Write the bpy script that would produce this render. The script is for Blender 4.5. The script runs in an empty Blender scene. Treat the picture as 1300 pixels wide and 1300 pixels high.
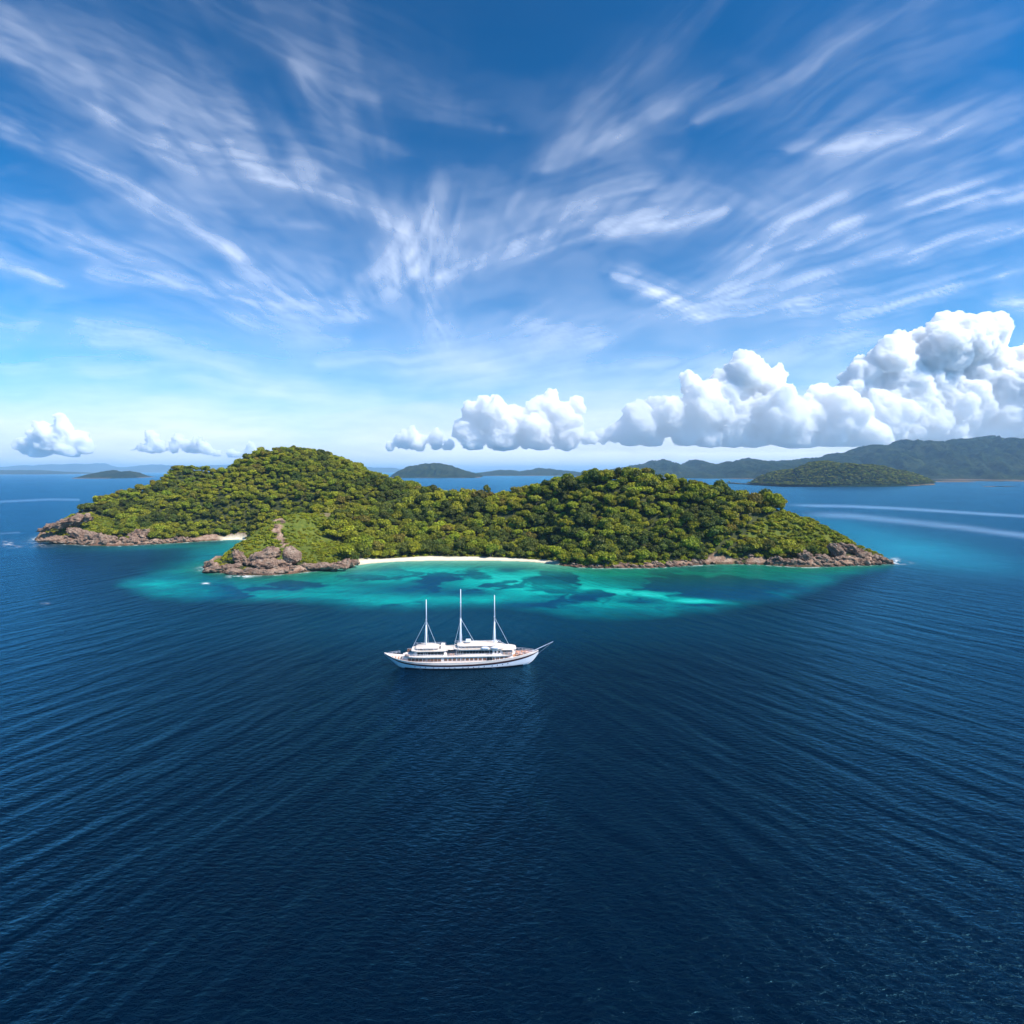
import bpy, bmesh, math, random
import numpy as np
from mathutils import Vector, Matrix, noise as mnoise

R = math.radians
rng = np.random.default_rng(7)
random.seed(7)
scene = bpy.context.scene
COL = scene.collection

# ------------------------------------------------------------------ camera
H = 68.6            # height of the drone above the sea, metres
FPX = 720.0         # focal length in photo pixels
HOR = 598.0         # photo row of the horizon
cd = bpy.data.cameras.new('camera')
cam = bpy.data.objects.new('camera', cd)
COL.objects.link(cam)
cam.location = (0, 0, H)
cam.rotation_euler = (R(90), 0, 0)
cd.sensor_width = 36.0
cd.lens = 36.0 * FPX / 1300.0
cd.shift_y = -(650 - HOR) / 1300.0
cd.clip_start = 0.5
cd.clip_end = 400000
scene.camera = cam

# ------------------------------------------------------------------ sky, sun, exposure
SUN_EL, SUN_AZ = 48.0, 120.0      # azimuth clockwise from +Y (away from the camera)
w = bpy.data.worlds.new('World')
scene.world = w
w.use_nodes = True
nt = w.node_tree
sky = nt.nodes.new('ShaderNodeTexSky')
sky.sky_type = 'NISHITA'
sky.sun_disc = False
sky.sun_elevation = R(SUN_EL)
sky.sun_rotation = R(SUN_AZ)
sky.altitude = 0
sky.air_density = 1.0
sky.dust_density = 1.3
sky.ozone_density = 6.0
hs = nt.nodes.new('ShaderNodeHueSaturation')
hs.inputs['Saturation'].default_value = 1.33
hs.inputs['Hue'].default_value = 0.487
gm = nt.nodes.new('ShaderNodeGamma'); gm.inputs['Gamma'].default_value = 1.6
nt.links.new(sky.outputs[0], gm.inputs[0]); nt.links.new(gm.outputs[0], hs.inputs['Color'])
bg = nt.nodes['Background']
bg.inputs['Strength'].default_value = 0.05
nt.links.new(hs.outputs[0], bg.inputs['Color'])

sl = bpy.data.lights.new('sun', 'SUN')
sl.energy = 5.0
sl.angle = R(0.53)
sl.color = (1.0, 0.95, 0.87)
so = bpy.data.objects.new('sun', sl)
COL.objects.link(so)
sd = Vector((math.sin(R(SUN_AZ)) * math.cos(R(SUN_EL)), math.cos(R(SUN_AZ)) * math.cos(R(SUN_EL)), math.sin(R(SUN_EL))))
so.rotation_euler = sd.to_track_quat('Z', 'Y').to_euler()
so.location = sd * 300

vs = scene.view_settings
scene.display_settings.display_device = 'sRGB'
vs.view_transform = 'Standard'
vs.look = 'None'
vs.gamma = 1.0
vs.exposure = 0.45
vs.use_curve_mapping = False
cy = scene.cycles
cy.use_denoising = True
cy.max_bounces = 30
cy.diffuse_bounces = 3
cy.glossy_bounces = 3
cy.transparent_max_bounces = 10
cy.volume_bounces = 28
cy.sample_clamp_indirect = 6.0

# ------------------------------------------------------------------ helpers
def tag(o, label=None, cat=None, group=None, kind=None):
    if label: o['label'] = label
    if cat: o['category'] = cat
    if group: o['group'] = group
    if kind: o['kind'] = kind
    return o

def mesh_np(name, verts, faces, smooth=False):
    """verts (n,3) array, faces (m,k) int array with k = 3 or 4"""
    me = bpy.data.meshes.new(name)
    verts = np.asarray(verts, dtype=np.float32); faces = np.asarray(faces, dtype=np.int32)
    me.vertices.add(len(verts)); me.vertices.foreach_set('co', verts.ravel())
    k = faces.shape[1]
    me.loops.add(faces.size); me.loops.foreach_set('vertex_index', faces.ravel())
    me.polygons.add(len(faces))
    me.polygons.foreach_set('loop_start', np.arange(0, faces.size, k, dtype=np.int32))
    me.polygons.foreach_set('loop_total', np.full(len(faces), k, dtype=np.int32))
    me.polygons.foreach_set('use_smooth', np.full(len(faces), smooth, dtype=bool))
    me.update(calc_edges=True)
    me.validate()
    return me

def grid_faces(nr, nc, wrap=False):
    i = np.arange(nr - 1)[:, None]; j = np.arange(nc if wrap else nc - 1)[None, :]
    j2 = (j + 1) % nc
    a = i * nc + j; b = i * nc + j2; c = (i + 1) * nc + j2; d = (i + 1) * nc + j
    return np.stack([a, b, c, d], -1).reshape(-1, 4)

def link(name, me, mats=None, parent=None, loc=None):
    o = bpy.data.objects.new(name, me)
    COL.objects.link(o)
    if mats is not None:
        for m in (mats if isinstance(mats, (list, tuple)) else [mats]):
            if m.name not in [x.name for x in me.materials if x]:
                me.materials.append(m)
    if parent: o.parent = parent
    if loc is not None: o.location = loc
    return o

def empty(name, loc=(0, 0, 0), rz=0):
    o = bpy.data.objects.new(name, None)
    o.empty_display_size = 1
    o.location = loc; o.rotation_euler = (0, 0, rz)
    COL.objects.link(o)
    return o

def set_attr(me, name, arr, kind='FLOAT'):
    a = me.attributes.new(name, kind, 'POINT')
    arr = np.asarray(arr, dtype=np.float32)
    if kind == 'FLOAT': a.data.foreach_set('value', arr.ravel())
    elif kind == 'FLOAT_COLOR': a.data.foreach_set('color', arr.ravel())
    elif kind == 'FLOAT_VECTOR': a.data.foreach_set('vector', arr.ravel())

def set_int(me, name, arr):
    a = me.attributes.new(name, 'INT', 'POINT')
    a.data.foreach_set('value', np.asarray(arr, dtype=np.int32))

def _h2(ix, iy, seed):
    n = (ix.astype(np.int64) * 374761393 + iy.astype(np.int64) * 668265263 + seed * 974634777) & 0xffffffff
    n = ((n ^ (n >> 13)) * 1274126177) & 0xffffffff
    n = n ^ (n >> 16)
    return (n & 0xffff) / 65535.0

def vnoise(x, y, seed=0):
    x = np.asarray(x, float); y = np.asarray(y, float)
    ix = np.floor(x); iy = np.floor(y)
    fx = x - ix; fy = y - iy
    fx = fx * fx * fx * (fx * (fx * 6 - 15) + 10); fy = fy * fy * fy * (fy * (fy * 6 - 15) + 10)
    a = _h2(ix, iy, seed); b = _h2(ix + 1, iy, seed); c = _h2(ix, iy + 1, seed); d = _h2(ix + 1, iy + 1, seed)
    return (a * (1 - fx) + b * fx) * (1 - fy) + (c * (1 - fx) + d * fx) * fy

def fbm(x, y, octaves=4, seed=0, gain=0.5):
    s = 0.0; amp = 1.0; tot = 0.0
    for k in range(octaves):
        s = s + amp * vnoise(x * 2 ** k + 13.7 * k, y * 2 ** k - 7.1 * k, seed + k * 17)
        tot += amp; amp *= gain
    return s / tot

def sstep(a, b, x):
    t = np.clip((x - a) / (b - a), 0, 1)
    return t * t * (3 - 2 * t)

def seg_dist(px, py, pts, closed=False):
    """distance to a polyline, arc position and side"""
    pts = np.asarray(pts, float)
    n = len(pts)
    best = np.full(px.shape, 1e18); arc = np.zeros(px.shape); side = np.zeros(px.shape)
    acc = 0.0
    for i in range(n if closed else n - 1):
        a = pts[i]; b = pts[(i + 1) % n]
        d = b - a; L2 = d @ d
        if L2 == 0: continue
        t = np.clip(((px - a[0]) * d[0] + (py - a[1]) * d[1]) / L2, 0, 1)
        ex = px - a[0] - t * d[0]; ey = py - a[1] - t * d[1]
        q = ex * ex + ey * ey
        m = q < best
        best = np.where(m, q, best)
        L = math.sqrt(L2)
        arc = np.where(m, acc + t * L, arc)
        side = np.where(m, d[0] * ey - d[1] * ex, side)
        acc += L
    return np.sqrt(best), arc, side

def inside(px, py, pts):
    pts = np.asarray(pts, float); n = len(pts)
    r = np.zeros(px.shape, bool)
    for i in range(n):
        x1, y1 = pts[i]; x2, y2 = pts[(i + 1) % n]
        if y1 == y2: continue
        c = ((y1 > py) != (y2 > py)) & (px < (x2 - x1) * (py - y1) / (y2 - y1) + x1)
        r ^= c
    return r

def smooth_poly(pts, it=2, closed=True):
    p = np.asarray(pts, float)
    for _ in range(it):
        if closed:
            q = np.roll(p, -1, 0)
            p = np.stack([p * .75 + q * .25, p * .25 + q * .75], 1).reshape(-1, p.shape[1])
        else:
            a, b = p[:-1], p[1:]
            m = np.stack([a * .75 + b * .25, a * .25 + b * .75], 1).reshape(-1, p.shape[1])
            p = np.vstack([p[:1], m, p[-1:]])
    return p

def sea(px, py):                      # a point of the sea seen at a photo pixel
    Y = FPX * H / (py - HOR)
    return ((px - 650) / FPX * Y, Y)
def xat(px, Y): return (px - 650) / FPX * Y
def zat(py, Y): return H - (py - HOR) / FPX * Y
def project(x, y, z):
    return 650 + FPX * x / y, HOR - FPX * (z - H) / y

# ---- material helpers
class NT:
    def __init__(s, name, clear=True):
        s.m = bpy.data.materials.new(name); s.m.use_nodes = True
        s.t = s.m.node_tree
        if clear: s.t.nodes.clear()
        s.out = s.t.nodes.new('ShaderNodeOutputMaterial')
    def n(s, ty, **kw):
        x = s.t.nodes.new('ShaderNode' + ty)
        for k, v in kw.items():
            if k in x.inputs.keys() or isinstance(k, int): pass
            setattr(x, k, v)
        return x
    def l(s, a, b): s.t.links.new(a, b)
    def noise(s, vec, scale, detail=4, rough=.55, dist=0.0):
        x = s.n('TexNoise'); x.inputs['Scale'].default_value = scale
        x.inputs['Detail'].default_value = detail; x.inputs['Roughness'].default_value = rough
        x.inputs['Distortion'].default_value = dist
        if vec is not None: s.l(vec, x.inputs['Vector'])
        return x.outputs['Fac']
    def math(s, op, a, b=None, clamp=False):
        x = s.n('Math', operation=op); x.use_clamp = clamp
        for i, v in enumerate((a, b)):
            if v is None: continue
            if isinstance(v, (int, float)): x.inputs[i].default_value = v
            else: s.l(v, x.inputs[i])
        return x.outputs[0]
    def mix(s, f, a, b, blend='MIX'):
        x = s.n('Mix', data_type='RGBA', blend_type=blend)
        for i, v in ((0, f), (6, a), (7, b)):
            if isinstance(v, (int, float)): x.inputs[i].default_value = v
            elif isinstance(v, tuple): x.inputs[i].default_value = (*v, 1) if len(v) == 3 else v
            else: s.l(v, x.inputs[i])
        return x.outputs[2]
    def ramp(s, f, stops):
        x = s.n('ValToRGB'); e = x.color_ramp.elements
        while len(e) < len(stops): e.new(0.5)
        for i, (p, c) in enumerate(stops):
            e[i].position = p
            e[i].color = (*c, 1) if isinstance(c, tuple) else (c, c, c, 1)
        s.l(f, x.inputs[0])
        return x.outputs[0]
    def mapping(s, vec, scale=(1, 1, 1), rot=(0, 0, 0), loc=(0, 0, 0)):
        x = s.n('Mapping'); x.inputs['Scale'].default_value = scale
        x.inputs['Rotation'].default_value = rot; x.inputs['Location'].default_value = loc
        s.l(vec, x.inputs['Vector']); return x.outputs[0]
    def attr(s, name):
        x = s.n('Attribute'); x.attribute_name = name; return x
    def bump(s, h, dist, strength=1.0, normal=None):
        x = s.n('Bump'); x.inputs['Distance'].default_value = dist; x.inputs['Strength'].default_value = strength
        s.l(h, x.inputs['Height'])
        if normal is not None: s.l(normal, x.inputs['Normal'])
        return x.outputs[0]
    def principled(s, color=None, rough=.8, spec=.3, normal=None):
        x = s.n('BsdfPrincipled')
        if isinstance(color, tuple): x.inputs['Base Color'].default_value = (*color, 1)
        elif color is not None: s.l(color, x.inputs['Base Color'])
        if isinstance(rough, (int, float)): x.inputs['Roughness'].default_value = rough
        else: s.l(rough, x.inputs['Roughness'])
        x.inputs['Specular IOR Level'].default_value = spec
        if normal is not None: s.l(normal, x.inputs['Normal'])
        return x
    def done(s, shader, volume=None):
        if shader is not None: s.l(shader, s.out.inputs['Surface'])
        return s.m

def paint(name, col, rough=.45, spec=.4, dirt=.12, scale=1.2):
    m = NT(name)
    geo = m.n('TexCoord').outputs['Object']
    f = m.noise(geo, scale, 5, .6)
    c = m.mix(m.math('MULTIPLY', m.ramp(f, [(.45, 0.0), (.75, 1.0)]), dirt), col, tuple(x * .55 for x in col))
    p = m.principled(c, rough, spec)
    return m.done(p.outputs[0])

# ------------------------------------------------------------------ island outline (metres)
front = [sea(50, 686), sea(75, 690), sea(110, 692.5), sea(150, 693), sea(185, 691.5), sea(215, 690), sea(250, 687.5),
         sea(280, 685.8), sea(303, 685)]
cove = [(-226, 545), (-201, 505), (-203, 462), (-212, 432)]
head = [sea(268, 715), sea(256, 721.5), sea(275, 727), sea(300, 730), sea(330, 730.5), sea(365, 729), (sea(400, 725)), sea(432, 721)]
beach = [sea(452, 718), sea(475, 715), sea(510, 712.8), sea(560, 712), sea(620, 712), sea(670, 713), sea(700, 716)]
right = [sea(725, 719.5), sea(755, 721.5), sea(790, 721), sea(830, 721), sea(865, 719), sea(900, 716.5), sea(935, 716), sea(970, 717),
         sea(1005, 719.5), sea(1040, 720), sea(1075, 718.5), sea(1105, 717.5), sea(1136, 715.5)]
back = [(282, 436), (262, 470), (215, 520), (150, 560), (70, 590), (0, 605), (-60, 640), (-130, 740), (-240, 850), (-360, 860),
        (-450, 790), (-500, 690), (-500, 610), (-486, 575)]
OUT = np.array(front + cove + head + beach + right + back)
OUT = smooth_poly(OUT, 2)
# small irregularities of the coast, none along the sand
seg = np.roll(OUT, -1, 0) - np.roll(OUT, 1, 0)
nrm = np.stack([seg[:, 1], -seg[:, 0]], 1); nrm /= np.linalg.norm(nrm, axis=1)[:, None]
jit = (fbm(OUT[:, 0] / 9, OUT[:, 1] / 9, 2, 5) - .5) * 5
bpx, bpy_ = project(OUT[:, 0], OUT[:, 1], 0)
onbeach = (bpx > 440) & (bpx < 715) & (bpy_ > 705)
jit[onbeach] = 0
OUT = OUT + nrm * jit[:, None]
beach_line = np.array(beach)
cove_line = np.array([sea(200, 691), sea(250, 687.5), sea(280, 685.8), sea(303, 685), (-240, 556)])

# ------------------------------------------------------------------ terrain heights: thin plate through measured points
ctrl = []
def addc(x, y, z): ctrl.append((x, y, z))
for i in range(0, len(OUT), 2): addc(OUT[i, 0], OUT[i, 1], 0.0)
canopy = 6.5
ridge = [(98, 649, 585), (114, 637, 612), (150, 623, 650), (210, 606, 685), (260, 591, 700), (300, 582, 705), (330, 576, 705), (355, 570.5, 700),
         (380, 576, 690), (410, 586, 675), (450, 600, 640), (500, 611, 600), (550, 622, 570), (600, 630, 545), (640, 628.5, 530), (680, 619, 520),
         (720, 609, 510), (760, 603.5, 500), (820, 600.5, 492), (870, 608, 485), (920, 621, 478), (980, 634, 466), (1030, 653, 455),
         (1060, 671, 446)]
for px, py, Y in ridge:
    c = canopy if px > 100 else 2.5
    if px > 1020: c = 4
    addc(xat(px, Y), Y, zat(py, Y) - c)
for px, py, Y, c in [(1085, 688, 440, 2), (1105, 700, 435, 0.5), (1122, 708, 432, 0)]:
    addc(xat(px, Y), Y, zat(py, Y) - c)
# headland ridge and flanks
for px, py, Y, c in [(285, 707, 412, 0.5), (300, 692, 420, 1), (320, 675, 432, 1), (343, 658, 448, 1), (375, 650, 465, 1.5), (410, 647, 485, 3), (440, 646, 505, 5)]:
    addc(xat(px, Y), Y, zat(py, Y) - c)
for px, py, Y in [(330, 700, 418), (360, 690, 428), (390, 695, 426), (420, 690, 436), (360, 672, 440), (400, 675, 448), (450, 690, 455), (470, 700, 462)]:
    addc(xat(px, Y), Y, zat(py, Y) - 1.5)
# slopes between shore and ridge
for x, y, z in [(-60, 468, 5), (-20, 466, 4.5), (-100, 475, 8), (20, 472, 6), (-120, 560, 36), (-190, 600, 46), (-250, 620, 48), (-330, 620, 42),
                (-400, 610, 30), (-440, 595, 20), (-300, 590, 22), (-350, 585, 18), (-250, 600, 34), (-50, 510, 24), (10, 505, 25),
                (60, 460, 26), (100, 450, 29), (60, 430, 9), (110, 428, 10), (150, 445, 30), (180, 440, 24), (200, 430, 12), (160, 424, 9), (235, 432, 14),
                (90, 475, 46), (130, 470, 48), (180, 460, 38),
                (-200, 760, 60), (-300, 780, 50), (-400, 740, 30), (-430, 680, 30), (-100, 650, 30), (0, 570, 24), (100, 540, 34), (180, 500, 26), (-360, 690, 52), (-220, 540, 4)]:
    addc(x, y, z)
# the sand
for px in range(470, 700, 20):
    X, Y = sea(px, 712.3); addc(X, Y + 19, 1.7)
addc(xat(80, 548), 548, 4); addc(xat(100, 556), 556, 9)
# sea bed well outside, so that the shore slopes down
far = smooth_poly(np.array(front + cove + head + beach + right + back), 1)
sg = np.roll(far, -1, 0) - np.roll(far, 1, 0)
nn = np.stack([sg[:, 1], -sg[:, 0]], 1); nn /= np.linalg.norm(nn, axis=1)[:, None]
for i in range(0, len(far), 2):
    q = far[i] + nn[i] * 45
    if not inside(np.array([q[0]]), np.array([q[1]]), OUT)[0]:
        dd = seg_dist(np.array([q[0]]), np.array([q[1]]), OUT, True)[0][0]
        if dd > 30: addc(q[0], q[1], -9)
ctrl = np.array(ctrl)
def phi(r2): return 0.5 * r2 * np.log(r2 + 1e-9)
P = ctrl[:, :2] / 100.0; n_ = len(P)
K = phi(((P[:, None] - P[None]) ** 2).sum(-1)) + np.eye(n_) * 0.002
Q = np.hstack([np.ones((n_, 1)), P])
A = np.block([[K, Q], [Q.T, np.zeros((3, 3))]])
sol = np.linalg.solve(A, np.concatenate([ctrl[:, 2], np.zeros(3)]))
def plate(x, y):
    x = np.asarray(x, float) / 100; y = np.asarray(y, float) / 100
    s = sol[n_] + sol[n_ + 1] * x + sol[n_ + 2] * y
    for i in range(n_):
        s = s + sol[i] * phi((x - P[i, 0]) ** 2 + (y - P[i, 1]) ** 2)
    return s

GX0, GX1, GY0, GY1, GS = -530, 310, 360, 890, 2.0
gx = np.arange(GX0, GX1 + .1, GS); gy = np.arange(GY0, GY1 + .1, GS)
MX, MY = np.meshgrid(gx, gy)
D, _, _ = seg_dist(MX, MY, OUT, True)
INS = inside(MX, MY, OUT)
SD = np.where(INS, D, -D)
Z = plate(MX, MY)
Z = np.where(INS, np.maximum(Z, 0.25), np.minimum(Z, -0.3))
dbeach = seg_dist(MX, MY, beach_line)[0]
dcove = seg_dist(MX, MY, cove_line)[0]
PXg, PYg = project(MX, MY, np.maximum(Z, 0))
sandm = np.where(INS, (1 - sstep(10, 16, dbeach + (fbm(MX / 12, MY / 12, 2, 61) - .5) * 6 + 5 * sstep(560, 700, PXg))), 0.0)
sandm = np.where((PXg < 452) | (PXg > 712), sandm * (1 - sstep(4, 8, np.minimum(dbeach, SD * 2))), sandm)
cvm = np.where(INS & (MY > 530) & (SD < 5), (1 - sstep(2.5, 5, dcove)) * sstep(272, 292, PXg), 0.0)
sandm = np.maximum(sandm, cvm)
prof = SD
# beach profile
Z = np.where(INS, Z * (1 - sandm) + sandm * np.clip(0.1 + 0.09 * SD, 0, 1.9), Z)
# rocky band: a low broken cliff around the shore where there is no sand
rbw = np.where((MX > 30) & (MX < 190), .62, 1.0)
rockband = np.where(INS, (1 - sandm) * (1 - sstep(3.5 * rbw, 8 * rbw, SD + (fbm(MX / 10, MY / 10, 3, 9) - .5) * 9)), 0)
cl = rockband * rbw ** 2 * (1.6 + 3.4 * fbm(MX / 6, MY / 6, 4, 3)) * sstep(0, 3.5, SD)
Z = Z + np.where(INS, cl, 0)
# inland undulation
und = (fbm(MX / 45, MY / 45, 4, 21) - .5) * 12 + (fbm(MX / 14, MY / 14, 3, 22) - .5) * 3
Z = Z + np.where(INS, und * sstep(12, 45, SD), 0)
Z = np.maximum(Z, -3.0)

def hgt(x, y):
    fx = np.clip((np.asarray(x, float) - GX0) / GS, 0, len(gx) - 1.001); fy = np.clip((np.asarray(y, float) - GY0) / GS, 0, len(gy) - 1.001)
    i = fx.astype(int); j = fy.astype(int); u = fx - i; v = fy - j
    return (Z[j, i] * (1 - u) + Z[j, i + 1] * u) * (1 - v) + (Z[j + 1, i] * (1 - u) + Z[j + 1, i + 1] * u) * v
def samp(F, x, y):
    i = np.clip(((np.asarray(x, float) - GX0) / GS + .5).astype(int), 0, len(gx) - 1); j = np.clip(((np.asarray(y, float) - GY0) / GS + .5).astype(int), 0, len(gy) - 1)
    return F[j, i]

# zones given as photo areas, looked up for terrain points
PX, PY = project(MX, MY, Z)
vis_front = (MY < 520)
scar = (fbm(MX / 3.5, MY / 3.5, 3, 303) > .46) & vis_front & inside(PX, PY, [(346, 660), (360, 656), (364, 664), (357, 674), (362, 684), (366, 694), (357, 694), (350, 684), (344, 672)])
grass_head = vis_front & (inside(PX, PY, [(295, 700), (318, 672), (342, 650), (372, 645), (408, 648), (420, 662), (412, 682), (440, 690), (440, 712), (300, 712)]))
bare_top = vis_front & inside(PX, PY, [(378, 646), (392, 640), (425, 641), (446, 647), (448, 656), (428, 660), (408, 654)])
grass_right = (MX > 180) & inside(PX, PY, [(960, 664), (1000, 645), (1045, 662), (1100, 694), (1060, 706), (1010, 703), (975, 694), (940, 684)])
grass_left = (MX < -400) & inside(PX, PY, [(74, 662), (110, 650), (170, 668), (180, 684), (130, 682), (90, 675)])
grass = np.clip(grass_head.astype(float) + grass_right + grass_left, 0, 1)
rockm = np.clip(rockband + scar, 0, 1)

isl_me = mesh_np('island_ground', np.stack([MX, MY, Z], -1).reshape(-1, 3), grid_faces(len(gy), len(gx)), True)
set_attr(isl_me, 'sand', sandm); set_attr(isl_me, 'rock', rockm)
set_attr(isl_me, 'grass', grass); set_attr(isl_me, 'bare', bare_top.astype(float))

# ---- rock shading shared by ground and boulders
def rock_colour(m, pos):
    n1 = m.noise(pos, .22, 6, .65); n2 = m.noise(pos, 1.6, 5, .7)
    c = m.ramp(n1, [(.24, (.11, .06, .04)), (.42, (.28, .165, .11)), (.6, (.42, .29, .205)), (.8, (.60, .50, .41))])
    c = m.mix(m.ramp(n2, [(.33, .9), (.48, 0.0)]), c, (.09, .055, .04))
    z = m.n('SeparateXYZ'); m.l(pos, z.inputs[0])
    wet = m.math('SUBTRACT', m.math('ADD', z.outputs[2], m.math('MULTIPLY', n2, 1.6)), 2.1)
    wf = m.ramp(wet, [(0, 1.0), (.25, 0.0)])
    c = m.mix(m.math('MULTIPLY', wf, .75), c, (.13, .058, .036))
    return c, n2

mg = NT('island_soil')
pos = mg.n('NewGeometry').outputs['Position']
rc, rn = rock_colour(mg, pos)
soil = mg.ramp(mg.noise(pos, .12, 5, .6), [(.3, (.03, .04, .012)), (.6, (.055, .06, .02)), (.8, (.11, .085, .035))])
gr = mg.ramp(mg.noise(pos, .35, 6, .65), [(.3, (.05, .075, .012)), (.55, (.11, .13, .018)), (.8, (.17, .15, .03))])
c = mg.mix(mg.attr('grass').outputs['Fac'], soil, gr)
c = mg.mix(mg.attr('bare').outputs['Fac'], c, mg.ramp(mg.noise(pos, .8, 5, .6), [(.3, (.10, .085, .035)), (.7, (.22, .17, .09))]))
c = mg.mix(mg.attr('rock').outputs['Fac'], c, rc)
sand = mg.ramp(mg.noise(pos, .5, 5, .6), [(.3, (.62, .52, .36)), (.7, (.78, .70, .55))])
zz = mg.n('SeparateXYZ'); mg.l(pos, zz.inputs[0])
sand = mg.mix(mg.ramp(zz.outputs[2], [(.05, 1.0), (.45, 0.0)]), sand, (.48, .42, .27))
c = mg.mix(mg.attr('sand').outputs['Fac'], c, sand)
hb = mg.math('ADD', mg.math('MULTIPLY', mg.noise(pos, .35, 6, .7), 2.2), mg.math('MULTIPLY', rn, .6))
hb = mg.math('MULTIPLY', hb, mg.attr('rock').outputs['Fac'])
M_ground = mg.done(mg.principled(c, .9, .15, mg.bump(hb, 1.0, .9)).outputs[0])
isl = link('island_terrain', isl_me, M_ground)
tag(isl, kind='structure')

mr = NT('shore_rock')
pos = mr.n('NewGeometry').outputs['Position']
rc, rn = rock_colour(mr, pos)
info = mr.n('ObjectInfo')
rc = mr.mix(mr.math('MULTIPLY', info.outputs['Random'], .35), rc, (.34, .24, .18))
nb = mr.math('ADD', rn, mr.math('MULTIPLY', mr.noise(mr.mapping(pos, (1, 1, 3.2), (.35, .3, 0)), .7, 5, .6), 1.2))
M_rock = mr.done(mr.principled(rc, .85, .2, mr.bump(nb, 1.3, 1.0)).outputs[0])

# ------------------------------------------------------------------ the sea
# colour of the water over its bed: a chart of shoals, sand and reef patches
def gauss(px, py, cx, cyy, sx, sy, rot=0.0):
    c, s = math.cos(rot), math.sin(rot)
    dx = px - cx; dy = py - cyy
    a = (c * dx + s * dy) / sx; b = (-s * dx + c * dy) / sy
    return np.exp(-(a * a + b * b))

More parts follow.
